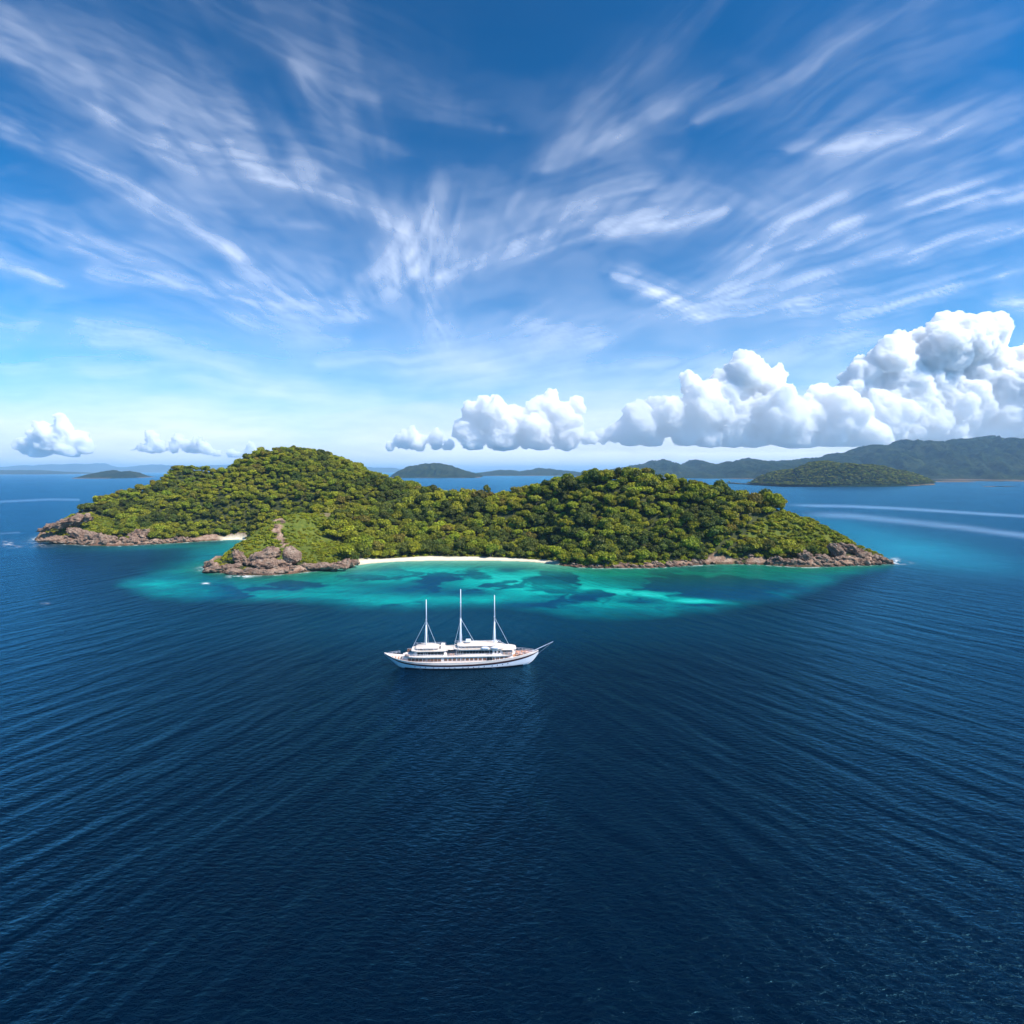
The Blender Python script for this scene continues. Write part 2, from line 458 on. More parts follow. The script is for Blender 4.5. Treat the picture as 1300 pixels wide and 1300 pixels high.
SHELF = smooth_poly(np.array([(296, 684), (268, 694), (250, 703), (225, 713), (180, 727), (140, 740), (165, 753), (220, 761), (330, 764), (420, 768), (500, 772), (560, 770),
         (640, 768), (700, 777), (760, 782), (850, 779), (930, 774), (1000, 766), (1040, 752), (1062, 738), (1085, 728), (1140, 720), (1120, 700), (700, 690), (380, 680)]), 2)
def water_chart(x, y):
    yy = np.maximum(y, 40.0)
    px = 650 + FPX * x / yy; py = HOR + FPX * H / yy
    wob = (fbm(x / 40, y / 60, 3, 71) - .5) * 30 + (fbm(x / 12, y / 25, 3, 72) - .5) * 12
    d = seg_dist(px, py * 2.4, SHELF * np.array([1, 2.4]), True)[0]
    d = np.where(inside(px, py, SHELF), d, -d) + wob
    shelf = sstep(-14, 26, d)
    shelf = shelf * (y > 60) * (y < 640)
    ds, _, _ = seg_dist(x, y, OUT, True)
    ds = np.where(inside(x, y, OUT), 0, ds)
    # depth of light: 0 deep, 1 bright bed
    v = .42 * np.ones_like(x)
    for cx, cyy, sx, sy, a, rot in [(705, 748, 75, 11, .55, .05), (640, 737, 70, 8, .35, 0), (560, 726, 110, 8, .32, 0), (480, 733, 60, 9, .25, .0), (430, 745, 40, 6, .2, 0),
                               (800, 752, 34, 3.2, .5, .09), (845, 757, 40, 3, .35, .08), (884, 763, 30, 3.0, .75, .06), (930, 767, 40, 4, .2, 0), (755, 766, 50, 5, .25, 0),
                               (500, 763, 60, 6, .22, 0), (340, 752, 70, 9, .12, 0), (215, 745, 60, 9, .14, -.1), (620, 762, 50, 6, .15, 0), (720, 728, 60, 5, .25, 0),
                               (300, 700, 40, 8, .1, 0), (285, 690, 40, 4, .3, 0)]:
        v = v + a * gauss(px, py, cx, cyy, sx, sy, rot)
    v = v - .14 * gauss(px, py, 985, 752, 85, 20) - .10 * gauss(px, py, 890, 738, 130, 10) - .12 * gauss(px, py, 290, 725, 60, 14)
    wx = x + (fbm(x / 18, y / 18, 3, 31) - .5) * 26; wy = y + (fbm(x / 18, y / 18, 3, 37) - .5) * 26
    reef = sstep(.50, .64, fbm(wx / 26, wy / 34, 4, 41))
    reefw = np.clip(gauss(px, py, 640, 745, 240, 26) + .95 * gauss(px, py, 400, 752, 100, 15) + .3 * gauss(px, py, 900, 745, 120, 20), 0, 1)
    streak = fbm(wx / 46, wy / 12, 4, 47)
    v = v + (streak - .5) * .30
    v = v - reef * np.clip(reefw * 1.3, 0, 1) * .55
    for cx, cyy, sx, sy, a in [(645, 724, 13, 2.6, .5), (668, 722, 14, 1.6, .25), (560, 736, 40, 3.5, .22), (700, 757, 22, 3.5, .3), (660, 768, 30, 5, .3), (745, 762, 18, 5, .3),
                                (890, 768, 26, 2.0, .45), (812, 764, 26, 3, .35), (450, 742, 35, 5, .22), (590, 752, 35, 4, .25), (520, 748, 30, 5, .25)]:
        v = v - a * gauss(px, py, cx, cyy, sx, sy)
    v = np.clip(v, .05, 1.15)
    # colours (albedo of the water body over its bed)
    stops = np.array([0, .18, .42, .72, 1.15])
    colr = np.array([[.000, .035, .095], [.000, .065, .115], [.000, .16, .165], [.002, .42, .33], [.04, .70, .54]])
    sc = np.stack([np.interp(v, stops, colr[:, k]) for k in range(3)], -1)
    # greener over weed in the lee of the right headland and along all rocks
    g = np.clip(1.0 * gauss(px, py, 890, 728, 190, 17) + .4 * gauss(px, py, 620, 718, 200, 8) + .75 * (1 - sstep(4, 34, ds)) * (py > 690) + .6 * gauss(px, py, 400, 735, 90, 10), 0, 1)[..., None]
    green = np.stack([.004 + .0 * v, .05 + .26 * v, .04 + .11 * v], -1)
    sc = sc * (1 - g) + green * g
    deep = np.array([.0001, .0046, .0130]) * np.ones_like(sc)
    # the shelving edge further out: still a touch of blue light from below
    mid = np.clip(gauss(px, py, 620, 790, 420, 34), 0, 1)[..., None] * (y[..., None] > 60)
    deep = deep + mid * np.array([.000, .022, .040])
    col = deep * (1 - shelf[..., None]) + sc * shelf[..., None]
    # shoal off the right point, and the left bay
    for cx, cyy, sx, sy, a, cc, rot in [(1150, 697, 100, 17, .85, (.01, .21, .25), .12), (1085, 672, 60, 10, .55, (.005, .17, .21), .2), (1240, 716, 80, 12, .4, (.01, .16, .21), .1),
                                   (215, 694, 90, 3.2, .9, (.005, .17, .12), -.03), (280, 696, 40, 6, .9, (.0, .20, .17), -.1), (190, 700, 90, 9, .35, (0, .07, .12), 0), (60, 695, 40, 8, .3, (0, .07, .13), 0)]:
        k = np.clip(a * gauss(px, py, cx, cyy, sx, sy, rot) * (.75 + .5 * streak), 0, 1)[..., None] * ((y > 60) & (y < 900))[..., None]
        col = col * (1 - k) + np.array(cc) * k
    # pale sand shallows: beach water line
    db = seg_dist(x, y, beach_line)[0]; dc = seg_dist(x, y, cove_line)[0]
    k = (np.exp(-(db / 7.0)) * .8 + np.exp(-(db / 26.0) ** 2) * .38)[..., None]
    k = np.clip(k, 0, 1)
    col = col * (1 - k) + np.array([.20, .50, .33]) * k
    k = np.clip(np.exp(-(dc / 5.0)) * .7 + .35 * np.exp(-ds / 4.0), 0, 1)[..., None] * ((y > 60))[..., None]
    col = col * (1 - k) + np.array([.14, .30, .17]) * k
    # foam
    fn = fbm(x / 3.0, y / 6.0, 3, 91)
    foam = np.exp(-ds / 1.6) * sstep(.45, .65, fn) * .7 * (db > 12)
    for cx, cyy, sx, sy, a in [(1136, 712, 6, 3.0, .8), (1146, 715, 10, 1.5, .5), (262, 741, 4, 1.0, 1.5), (60, 684, 13, 2.4, .75), (52, 690, 16, 4, .3), (10, 690, 6, 3, .55), (16, 694, 8, 1.2, .6), (305, 732, 12, 1.6, 1.2),
                               (262, 723, 8, 2, .8), (57, 766, 5, 1, .35)]:
        foam = foam + a * gauss(px, py, cx, cyy, sx, sy) * sstep(.38, .62, fn)
    foam = np.clip(foam, 0, 1) * (y > 60)
    # long smooth boat wakes
    wk = np.zeros_like(x)
    for pts, wd, a in [([(1000, 641.2), (1080, 642.8), (1150, 646), (1220, 650.5), (1300, 655.5), (1500, 668)], 1.7, .8),
                       ([(1020, 652.5), (1080, 655), (1150, 662), (1220, 669.5), (1300, 680), (1450, 702)], 3.4, .62),
                       ([(-60, 638.5), (0, 637), (40, 635), (62, 634), (100, 634.5)], 1.3, .5), ([(-40, 680), (0, 677.5), (25, 676)], 1.0, .3)]:
        dd, arc, _ = seg_dist(px, py * 1.0, pts)
        wk = wk + a * np.exp(-(dd / wd) ** 2) * (.65 + .5 * fbm(x / 60, y / 25, 3, 55)) * sstep(0, 60, arc + 15)
    wk = np.clip(wk, 0, 1) * (y > 60)
    return col, foam, wk

pys = np.concatenate([[598.6, 598.9, 599.3, 599.8, 600.5, 601.3, 602.2], np.arange(603, 790, .9), np.arange(790, 1000, 5), np.arange(1000, 1500, 20), [2000, 3000]])
rr = FPX * H / (pys - HOR)
ang = np.concatenate([np.arange(-47, 47.01, .12), np.linspace(50, 310, 66)])
ang = np.radians(ang)
RR, AA = np.meshgrid(rr, ang, indexing='ij')
# rows of equal depth in front, circles elsewhere
cosA = np.where(np.abs(AA) < R(47.01), np.cos(AA), math.cos(R(47)))
WX = RR / cosA * np.sin(AA); WY = RR / cosA * np.cos(AA)
nr_, nc_ = WX.shape
verts = np.stack([WX, WY, np.zeros_like(WX)], -1).reshape(-1, 3)
faces = grid_faces(nr_, nc_, True)
verts = np.vstack([verts, [[0, 0, 0]]])
me_w = mesh_np('sea', verts, faces, True)
bm = bmesh.new(); bm.from_mesh(me_w); bm.verts.ensure_lookup_table()
cv = bm.verts[nr_ * nc_]
base = (nr_ - 1) * nc_
for j in range(nc_):
    bm.faces.new((bm.verts[base + j], bm.verts[base + (j + 1) % nc_], cv))
bmesh.ops.recalc_face_normals(bm, faces=bm.faces)
bm.normal_update()
if sum(f.normal.z for f in list(bm.faces)[:50]) < 0: bmesh.ops.reverse_faces(bm, faces=bm.faces)
bm.to_mesh(me_w); bm.free()
for p in me_w.polygons: pass
co = np.empty(len(me_w.vertices) * 3, dtype=np.float32); me_w.vertices.foreach_get('co', co); co = co.reshape(-1, 3).astype(float)
ccol, cfoam, cwk = water_chart(co[:, 0], co[:, 1])
front_ok = (co[:, 1] > 50)
set_attr(me_w, 'bed', np.hstack([ccol, np.ones((len(ccol), 1))]), 'FLOAT_COLOR')
set_attr(me_w, 'foam', cfoam); set_attr(me_w, 'wake', cwk)

mw = NT('sea_water')
pos = mw.n('NewGeometry').outputs['Position']
bed = mw.attr('bed').outputs['Color']
foam = mw.attr('foam').outputs['Fac']; wake = mw.attr('wake').outputs['Fac']
# swell: long crested trains from two sides, crossing in the middle
warp = mw.n('TexNoise'); warp.inputs['Scale'].default_value = .012; warp.inputs['Detail'].default_value = 2; mw.l(pos, warp.inputs['Vector'])
wv = mw.n('VectorMath', operation='SCALE'); wv.inputs['Scale'].default_value = 9.0; mw.l(warp.outputs['Color'], wv.inputs[0])
pw = mw.n('VectorMath', operation='ADD'); mw.l(pos, pw.inputs[0]); mw.l(wv.outputs[0], pw.inputs[1])
pw = pw.outputs[0]
def train(deg, lam, stretch, seed):
    v = mw.mapping(pw, (1, 1, 1), (0, 0, R(deg)), (seed * 37.0, seed * 91.0, 0))
    v = mw.mapping(v, (1 / lam, 1 / (lam * stretch), 1))
    return mw.noise(v, 1.0, 1.5, .45)
sx = mw.n('SeparateXYZ'); mw.l(pos, sx.inputs[0])
sidef = mw.n('MapRange'); sidef.interpolation_type = 'SMOOTHSTEP'
mw.l(sx.outputs[0], sidef.inputs['Value']); sidef.inputs['From Min'].default_value = -60; sidef.inputs['From Max'].default_value = 60
sideR = sidef.outputs[0]; sideL = mw.math('SUBTRACT', 1.0, sideR)
t1 = train(19, 6.0, 9, 1); t2 = train(-27, 6.5, 9, 2)
t1b = train(28, 3.0, 5, 3); t2b = train(-34, 3.2, 5, 4)
amp = mw.noise(pos, .008, 2, .5)
swell = mw.math('ADD', mw.math('MULTIPLY', t1, mw.math('ADD', mw.math('MULTIPLY', sideL, .85), .2)), mw.math('MULTIPLY', t2, mw.math('ADD', mw.math('MULTIPLY', sideR, .85), .2)))
swell2 = mw.math('ADD', mw.math('MULTIPLY', t1b, mw.math('ADD', mw.math('MULTIPLY', sideL, .8), .2)), mw.math('MULTIPLY', t2b, mw.math('ADD', mw.math('MULTIPLY', sideR, .8), .2)))
chop = mw.noise(mw.mapping(pos, (.55, 1.1, 1), (0, 0, R(8))), 1.0, 4, .6, .3)
fine = mw.noise(mw.mapping(pos, (1.6, 3.0, 1), (0, 0, R(-14))), 1.0, 3, .6)
h = mw.math('ADD', mw.math('MULTIPLY', swell, 1.3), mw.math('MULTIPLY', swell2, .55))
h = mw.math('MULTIPLY', h, mw.math('ADD', mw.math('MULTIPLY', amp, 1.4), .3))
h = mw.math('ADD', h, mw.math('MULTIPLY', chop, .42))
h = mw.math('ADD', h, mw.math('MULTIPLY', fine, .05))
calm = mw.math('SUBTRACT', 1.0, mw.math('MULTIPLY', wake, .8))
bp = mw.n('Bump'); bp.inputs['Distance'].default_value = 1.0
mw.l(calm, bp.inputs['Strength']); mw.l(h, bp.inputs['Height'])
bedn = mw.mix(mw.ramp(mw.noise(mw.mapping(pos, (.12, .3, 1)), 1.0, 5, .65, .6), [(.40, 0.0), (.60, .55)]), bed, mw.mix(1.0, bed, (.45, .62, .75), 'MULTIPLY'))
cc = mw.mix(mw.math('MULTIPLY', wake, .75), bedn, (.33, .41, .52))
cc = mw.mix(foam, cc, (.85, .86, .86))
df = mw.n('BsdfDiffuse'); mw.l(cc, df.inputs['Color'])
gl = mw.n('BsdfGlossy'); gl.inputs['Color'].default_value = (.19, .64, .90, 1); mw.l(bp.outputs[0], gl.inputs['Normal'])
gl.inputs['Roughness'].default_value = .24
fr = mw.n('Fresnel'); fr.inputs['IOR'].default_value = 1.333; mw.l(bp.outputs[0], fr.inputs['Normal'])
ff = mw.math('MULTIPLY', mw.math('MULTIPLY', fr.outputs[0], .85), mw.math('SUBTRACT', 1.0, mw.math('MULTIPLY', foam, .9)))
mxs = mw.n('MixShader'); mw.l(ff, mxs.inputs[0]); mw.l(df.outputs[0], mxs.inputs[1]); mw.l(gl.outputs[0], mxs.inputs[2])
M_sea = mw.done(mxs.outputs[0])
sea_o = link('water', me_w, M_sea)
tag(sea_o, kind='structure')

# ------------------------------------------------------------------ distant land
def hill_mat(name, c0, c1, c2, sc):
    m = NT(name)
    pos = m.n('NewGeometry').outputs['Position']
    n1 = m.noise(pos, sc, 6, .7); n2 = m.noise(pos, sc * .12, 4, .6)
    c = m.ramp(n1, [(.3, c0), (.52, c1), (.75, c2)])
    c = m.mix(m.ramp(n2, [(.45, 0.0), (.75, .35)]), c, (.09, .09, .035))
    sepz = m.n('SeparateXYZ'); m.l(pos, sepz.inputs[0])
    shore = m.ramp(m.math('DIVIDE', sepz.outputs[2], 20.0), [(.1, 1.0), (.35, 0.0)])
    c = m.mix(m.math('MULTIPLY', shore, m.ramp(n2, [(.45, 0.0), (.6, .7)])), c, (.30, .20, .14))
    return m.done(m.principled(c, .95, .05, m.bump(n1, 1.6 / sc * .5, 1.0)).outputs[0])
M_hA = hill_mat('forested_hill', (.003, .010, .005), (.012, .028, .010), (.05, .066, .016), .013)

def ridge_land(name, sil, Yf, Yr, Yb, mat, seed, rough=.25, step=4.0, nv=44, shape=1.0, dipscale=1.0):
    """land whose skyline passes through sil = [(px, py)], front shore at depth Yf, ridge at Yr"""
    sil = np.array(sil, float)
    u = np.arange(sil[0, 0], sil[-1, 0] + .01, step)
    top = np.interp(u, sil[:, 0], sil[:, 1])
    top = top + (fbm(u / 16, u * 0 + seed, 3, seed + 30) - .5) * 5.5 * np.clip((HOR + 6 - top) / 20, .1, 1)
    t = np.linspace(0, 1, nv)
    V, U = np.meshgrid(t, u, indexing='ij')
    T = np.interp(U, u, top)
    zr = H - (T - HOR) / FPX * Yr
    edge = sstep(0, 1, np.clip(np.minimum((U - u[0]), (u[-1] - U)) / (.06 * (u[-1] - u[0])), 0, 1))
    wob = (fbm(U / 40, U * 0 + seed, 3, seed) - .5) * .25
    yf = Yf + (Yr - Yf) * (wob + .55 * (1 - edge))
    Yv = np.where(V < .5, yf + (Yr - yf) * (V * 2), Yr + (Yb - Yr) * (V - .5) * 2)
    pf = np.where(V < .5, np.sin(np.clip(V * 2, 0, 1) * math.pi / 2) ** shape, np.cos(np.clip((V - .5) * 2, 0, 1) * math.pi / 2))
    x = (U - 650) / FPX * Yr * (.5 + .5 * Yv / Yr)
    rg = fbm(x / (Yr * .045), Yv / (Yr * .09), 5, seed + 3)
    lump = 1 - np.abs(rg * 2 - 1)
    z = zr * pf * (1 - rough * (1 - pf) * 2.2 * lump)
    z = z * (1 - .95 * (1 - pf * .8) * np.abs(fbm(x / (Yr * .016), Yv / (Yr * .05), 4, seed + 14) * 2 - 1) * 2)
    z = z + (fbm(x / (Yr * .008), Yv / (Yr * .008), 3, seed + 9) - .5) * zr * .06 * np.sqrt(np.maximum(pf, 0))
    z = np.where(pf < .02, -3, np.maximum(z, .5) )
    z[0] = -3; z[-1] = -3; z[:, 0] = -3; z[:, -1] = -3
    me = mesh_np(name, np.stack([x, Yv, z], -1).reshape(-1, 3), grid_faces(nv, len(u))[:, ::1], True)
    o = link(name, me, mat)
    tag(o, kind='structure')
    return o

ridge_land('mainland_hills', [(880, 600), (920, 586), (950, 583), (985, 586), (1010, 583), (1035, 580), (1065, 573), (1085, 570), (1100, 565), (1118, 565), (1130, 562),
           (1145, 558), (1165, 561), (1182, 562), (1205, 557.5), (1225, 557), (1250, 553.5), (1270, 557), (1285, 558), (1310, 555), (1400, 548), (1500, 552), (1650, 560), (1750, 590)],
           3500, 6800, 9000, M_hA, 3, .85, 2.0, 130)
ridge_land('coast_hills', [(725, 604), (745, 600), (765, 597.5), (800, 590), (818, 587), (836, 583), (850, 587), (862, 590), (877, 583), (892, 586), (905, 589), (930, 585), (948, 581.5),
           (965, 585), (990, 587), (1040, 588), (1100, 596)], 5000, 8200, 10500, M_hA, 8, .6, 2.0, 90)
ridge_land('low_coast', [(596, 602), (612, 599), (640, 596), (660, 598), (685, 594), (705, 595.5), (722, 597), (745, 601), (770, 603)], 8000, 10500, 13000, M_hA, 12, .25, 1.5, 40)
ridge_land('round_islet', [(498, 604), (508, 597), (520, 591), (535, 588), (552, 587), (570, 590), (585, 595), (600, 599.5), (613, 603.5)], 5600, 6500, 7400, M_hA, 15, .25, 1.2, 44, .7)
ridge_land('twin_islet', [(122, 604), (130, 600), (140, 597), (148, 596), (156, 600), (164, 597), (172, 599), (179, 604)], 5200, 5900, 6500, M_hA, 18, .2, 1.0, 30, .6)
ridge_land('flat_coast', [(-300, 596), (-100, 596), (0, 597), (30, 596.5), (70, 598.5), (100, 600), (125, 601.5)], 11500, 14000, 17000, M_hA, 22, .15, 3, 30, .5)
ridge_land('faint_range', [(-300, 590), (-60, 592), (0, 593), (40, 591), (90, 589), (130, 588.5), (150, 592), (175, 592), (200, 589), (240, 592), (300, 590), (360, 594), (420, 592), (480, 593), (540, 596), (600, 598)], 26000, 31000, 36000, M_hA, 25, .15, 5, 24, .7)

# the wooded island in front of the mainland: two humps, with its own forest
def dome_land(name, pts, seed, step=7.0):
    """sum of humps (X, Y, rx, ry, h) cut at the sea"""
    pts = np.array(pts, float)
    x0 = (pts[:, 0] - pts[:, 2] * 1.3).min(); x1 = (pts[:, 0] + pts[:, 2] * 1.3).max()
    y0 = (pts[:, 1] - pts[:, 3] * 1.3).min(); y1 = (pts[:, 1] + pts[:, 3] * 1.3).max()
    X, Y = np.meshgrid(np.arange(x0, x1, step), np.arange(y0, y1, step))
    z = np.zeros_like(X) - 6
    for (a, b, rx, ry, h) in pts:
        q = ((X - a) / rx) ** 2 + ((Y - b) / ry) ** 2
        q = q * (1 + .5 * (fbm(X / 90, Y / 90, 3, seed) - .5))
        z = np.maximum(z, h * np.clip(1 - q, -.2, 1) ** 1 * (1.08 - .08 * q))
    z = z + np.where(z > 0, (fbm(X / 60, Y / 60, 4, seed + 5) - .5) * 18 * sstep(0, 20, z), 0)
    z = np.maximum(z, -3)
    me = mesh_np(name, np.stack([X, Y, z], -1).reshape(-1, 3), grid_faces(*X.shape), True)
    o = link(name, me, M_hA); tag(o, kind='structure')
    return o, X, Y, z
Yn = 2650
isl2, IX, IY, IZ = dome_land('wooded_island', [
    (xat(1075, 2700), 2700, 255, 170, 92), (xat(1055, 2800), 2850, 240, 200, 101), (xat(1110, 2750), 2780, 200, 180, 86),
    (xat(1020, 2900), 2980, 230, 200, 68), (xat(1140, 2900), 2960, 190, 200, 62)], 40)

# ------------------------------------------------------------------ foliage prototypes
def leaf_mat(name, c0, c1, c2):
    m = NT(name)
    info = m.n('ObjectInfo')
    pos = m.n('NewGeometry').outputs['Position']
    v = m.attr('tone').outputs['Fac']
    c = m.ramp(v, [(.0, c0), (.5, c1), (1.0, c2)])
    big = m.noise(info.outputs['Location'], .022, 3, .6)
    c = m.mix(m.ramp(big, [(.42, 0.0), (.66, .35)]), c, tuple(a * b for a, b in zip(c2, (1.15, 1.0, .8))))
    hsv = m.n('HueSaturation'); m.l(c, hsv.inputs['Color'])
    m.l(m.math('ADD', m.math('MULTIPLY', info.outputs['Random'], .75), .84), hsv.inputs['Value'])
    r2 = m.math('FRACT', m.math('MULTIPLY', info.outputs['Random'], 17.3))
    m.l(m.math('ADD', m.math('MULTIPLY', r2, .045), .462), hsv.inputs['Hue'])
    d = m.n('BsdfDiffuse'); m.l(hsv.outputs[0], d.inputs[0])
    t = m.n('BsdfTranslucent'); m.l(hsv.outputs[0], t.inputs[0])
    g = m.n('BsdfGlossy'); g.inputs['Roughness'].default_value = .5; g.inputs['Color'].default_value = (.5, .5, .45, 1)
    a = m.n('MixShader'); a.inputs[0].default_value = .35; m.l(d.outputs[0], a.inputs[1]); m.l(t.outputs[0], a.inputs[2])
    b = m.n('MixShader'); b.inputs[0].default_value = .03; m.l(a.outputs[0], b.inputs[1]); m.l(g.outputs[0], b.inputs[2])
    return m.done(b.outputs[0])
LM = [leaf_mat('yellow_green_leaves', (.08, .10, .008), (.20, .24, .012), (.31, .34, .02)),
      leaf_mat('mid_green_leaves', (.06, .09, .008), (.16, .20, .012), (.27, .30, .02)),
      leaf_mat('dark_green_leaves', (.025, .046, .008), (.065, .10, .013), (.12, .15, .02)),
      leaf_mat('olive_leaves', (.07, .08, .010), (.17, .175, .020), (.25, .22, .03))]
mb = NT('bark')
M_bark = mb.done(mb.principled(mb.ramp(mb.noise(mb.n('TexCoord').outputs['Object'], 2.5, 5, .6), [(.3, (.07, .05, .035)), (.7, (.20, .16, .12))]), .9, .1).outputs[0])

def crown_mesh(name, seed, lobes, nleaf, leaf, mat, squash=.75, core=True, radius=1.0, h0=0.0):
    """leaf clumps over overlapping lobes; unit crown of radius about `radius`, base near z = h0"""
    r = np.random.default_rng(seed)
    L = []
    for k in range(lobes):
        a = r.uniform(0, 2 * math.pi); q = math.sqrt(r.uniform(0, 1)) * .62 * radius if k else 0
        rad = radius * r.uniform(.34, .55) * (1.1 - .35 * q / radius)
        zc = h0 + radius * squash * (.62 + r.uniform(-.12, .3) - .45 * (q / radius) ** 2)
        L.append((q * math.cos(a), q * math.sin(a), zc, rad))
    L = np.array(L)
    area = L[:, 3] ** 2; pick = r.choice(lobes, nleaf, p=area / area.sum())
    d = r.normal(size=(nleaf, 3)); d /= np.linalg.norm(d, axis=1)[:, None]
    d[:, 2] = np.where(d[:, 2] < -.35, -d[:, 2], d[:, 2])
    rad = L[pick, 3] * r.uniform(.80, 1.08, nleaf)
    c = L[pick, :3] + d * rad[:, None] * np.array([1, 1, .85])
    # drop those deep inside other lobes
    keep = np.ones(nleaf, bool)
    for (x, y, z, q) in L:
        keep &= ~(((c - [x, y, z]) ** 2).sum(1) < (q * .72) ** 2)
    c = c[keep]; d = d[keep]; n = len(c)
    nrm = d + r.normal(size=(n, 3)) * .55; nrm /= np.linalg.norm(nrm, axis=1)[:, None]
    up = r.normal(size=(n, 3)); t1 = np.cross(nrm, up); t1 /= np.linalg.norm(t1, axis=1)[:, None]; t2 = np.cross(nrm, t1)
    s = leaf * r.uniform(.55, 1.25, n)[:, None]
    a1 = t1 * s; a2 = t2 * s * r.uniform(.5, .9, n)[:, None]
    bend = nrm * s * .25
    V = np.stack([c - a1 - a2 * .4, c - a2 + bend, c + a1 - a2 * .2, c + a2 * .9 + bend], 1).reshape(-1, 3)
    F = np.arange(4 * n).reshape(-1, 4)
    tone = np.repeat(np.clip(.5 + .28 * r.normal(size=n), 0, 1), 4)
    if core:
        bmc = bmesh.new()
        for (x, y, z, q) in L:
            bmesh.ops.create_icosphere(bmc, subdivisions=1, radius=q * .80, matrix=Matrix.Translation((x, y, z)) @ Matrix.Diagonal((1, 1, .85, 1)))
        cvv = np.array([v.co[:] for v in bmc.verts]); cff = np.array([[v.index for v in f.verts] for f in bmc.faces]) if False else None
        bmc.verts.index_update()
        cff = np.array([[v.index for v in f.verts] for f in bmc.faces])
        bmc.free()
        cff4 = np.hstack([cff, cff[:, 2:3]])
        off = len(V)
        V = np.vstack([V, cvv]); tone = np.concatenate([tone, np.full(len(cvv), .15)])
        me = bpy.data.meshes.new(name)
        me.from_pydata(V.tolist(), [], [tuple(f) for f in F] + [tuple(f + off) for f in cff])
    else:
        me = mesh_np(name, V, F)
    set_attr(me, 'tone', tone)
    me.materials.append(mat)
    return me

PROTO = bpy.data.collections.new('foliage_sources')        # not linked: only read by the forests
crowns = []      # (mesh, kind)
for k in range(12):
    kind = [0, 1, 2, 3][k % 4]
    me = crown_mesh('crown_mesh', 100 + k, 6 + (k * 5) % 5, 620, .105, LM[kind], squash=.72 + .1 * (k % 3))
    crowns.append((me, kind))
    o = bpy.data.objects.new('src_%02d' % k, me); PROTO.objects.link(o)
def trunk_mesh():
    bmx = bmesh.new()
    def limb(p, q, r0, r1):
        p = Vector(p); q = Vector(q); dq = q - p
        m = Matrix.Translation((p + q) / 2) @ dq.to_track_quat('Z', 'Y').to_matrix().to_4x4()
        bmesh.ops.create_cone(bmx, cap_ends=True, segments=7, radius1=r0, radius2=r1, depth=dq.length, matrix=m)
    limb((0, 0, -.4), (.03, .02, .45), .065, .045)
    for a in range(4):
        an = a * 1.6 + .4
        limb((.03, .02, .42), (.38 * math.cos(an), .38 * math.sin(an), .72 + .06 * a), .032, .012)
    me = bpy.data.meshes.new('trunk_mesh'); bmx.to_mesh(me); bmx.free(); me.materials.append(M_bark)
    return me
TRUNK = trunk_mesh()
BUSH = bpy.data.collections.new('bush_sources')
for k in range(4):
    me = crown_mesh('bush_mesh', 300 + k, 4, 150, .2, LM[[0, 1, 0, 0][k]], squash=.5)
    o = bpy.data.objects.new('bush_src_%02d' % k, me); BUSH.objects.link(o)

def forest(name, pts, scl, rot, idx, coll, label, cat):
    me = bpy.data.meshes.new(name)
    me.vertices.add(len(pts)); me.vertices.foreach_set('co', np.asarray(pts, dtype=np.float32).ravel())
    set_attr(me, 'scl', scl, 'FLOAT_VECTOR'); set_attr(me, 'rot', rot, 'FLOAT_VECTOR'); set_int(me, 'pick', idx)
    o = link(name, me)
    g = bpy.data.node_groups.new(name + '_nodes', 'GeometryNodeTree')
    g.interface.new_socket('Geometry', in_out='INPUT', socket_type='NodeSocketGeometry')
    g.interface.new_socket('Geometry', in_out='OUTPUT', socket_type='NodeSocketGeometry')
    N = g.nodes.new; gi = N('NodeGroupInput'); go = N('NodeGroupOutput')
    ip = N('GeometryNodeInstanceOnPoints'); ci = N('GeometryNodeCollectionInfo')
    ci.inputs['Collection'].default_value = coll; ci.inputs['Separate Children'].default_value = True; ci.inputs['Reset Children'].default_value = True
    ip.inputs['Pick Instance'].default_value = True
    def at(nm, ty):
        a = N('GeometryNodeInputNamedAttribute'); a.data_type = ty; a.inputs['Name'].default_value = nm; return a.outputs['Attribute']
    g.links.new(gi.outputs[0], ip.inputs['Points']); g.links.new(ci.outputs[0], ip.inputs['Instance'])
    g.links.new(at('pick', 'INT'), ip.inputs['Instance Index'])
    g.links.new(at('scl', 'FLOAT_VECTOR'), ip.inputs['Scale'])
    er = N('FunctionNodeEulerToRotation'); g.links.new(at('rot', 'FLOAT_VECTOR'), er.inputs[0]); g.links.new(er.outputs[0], ip.inputs['Rotation'])
    g.links.new(ip.outputs[0], go.inputs[0])
    m = o.modifiers.new('scatter', 'NODES'); m.node_group = g
    tag(o, label, cat, kind='stuff')
    return o

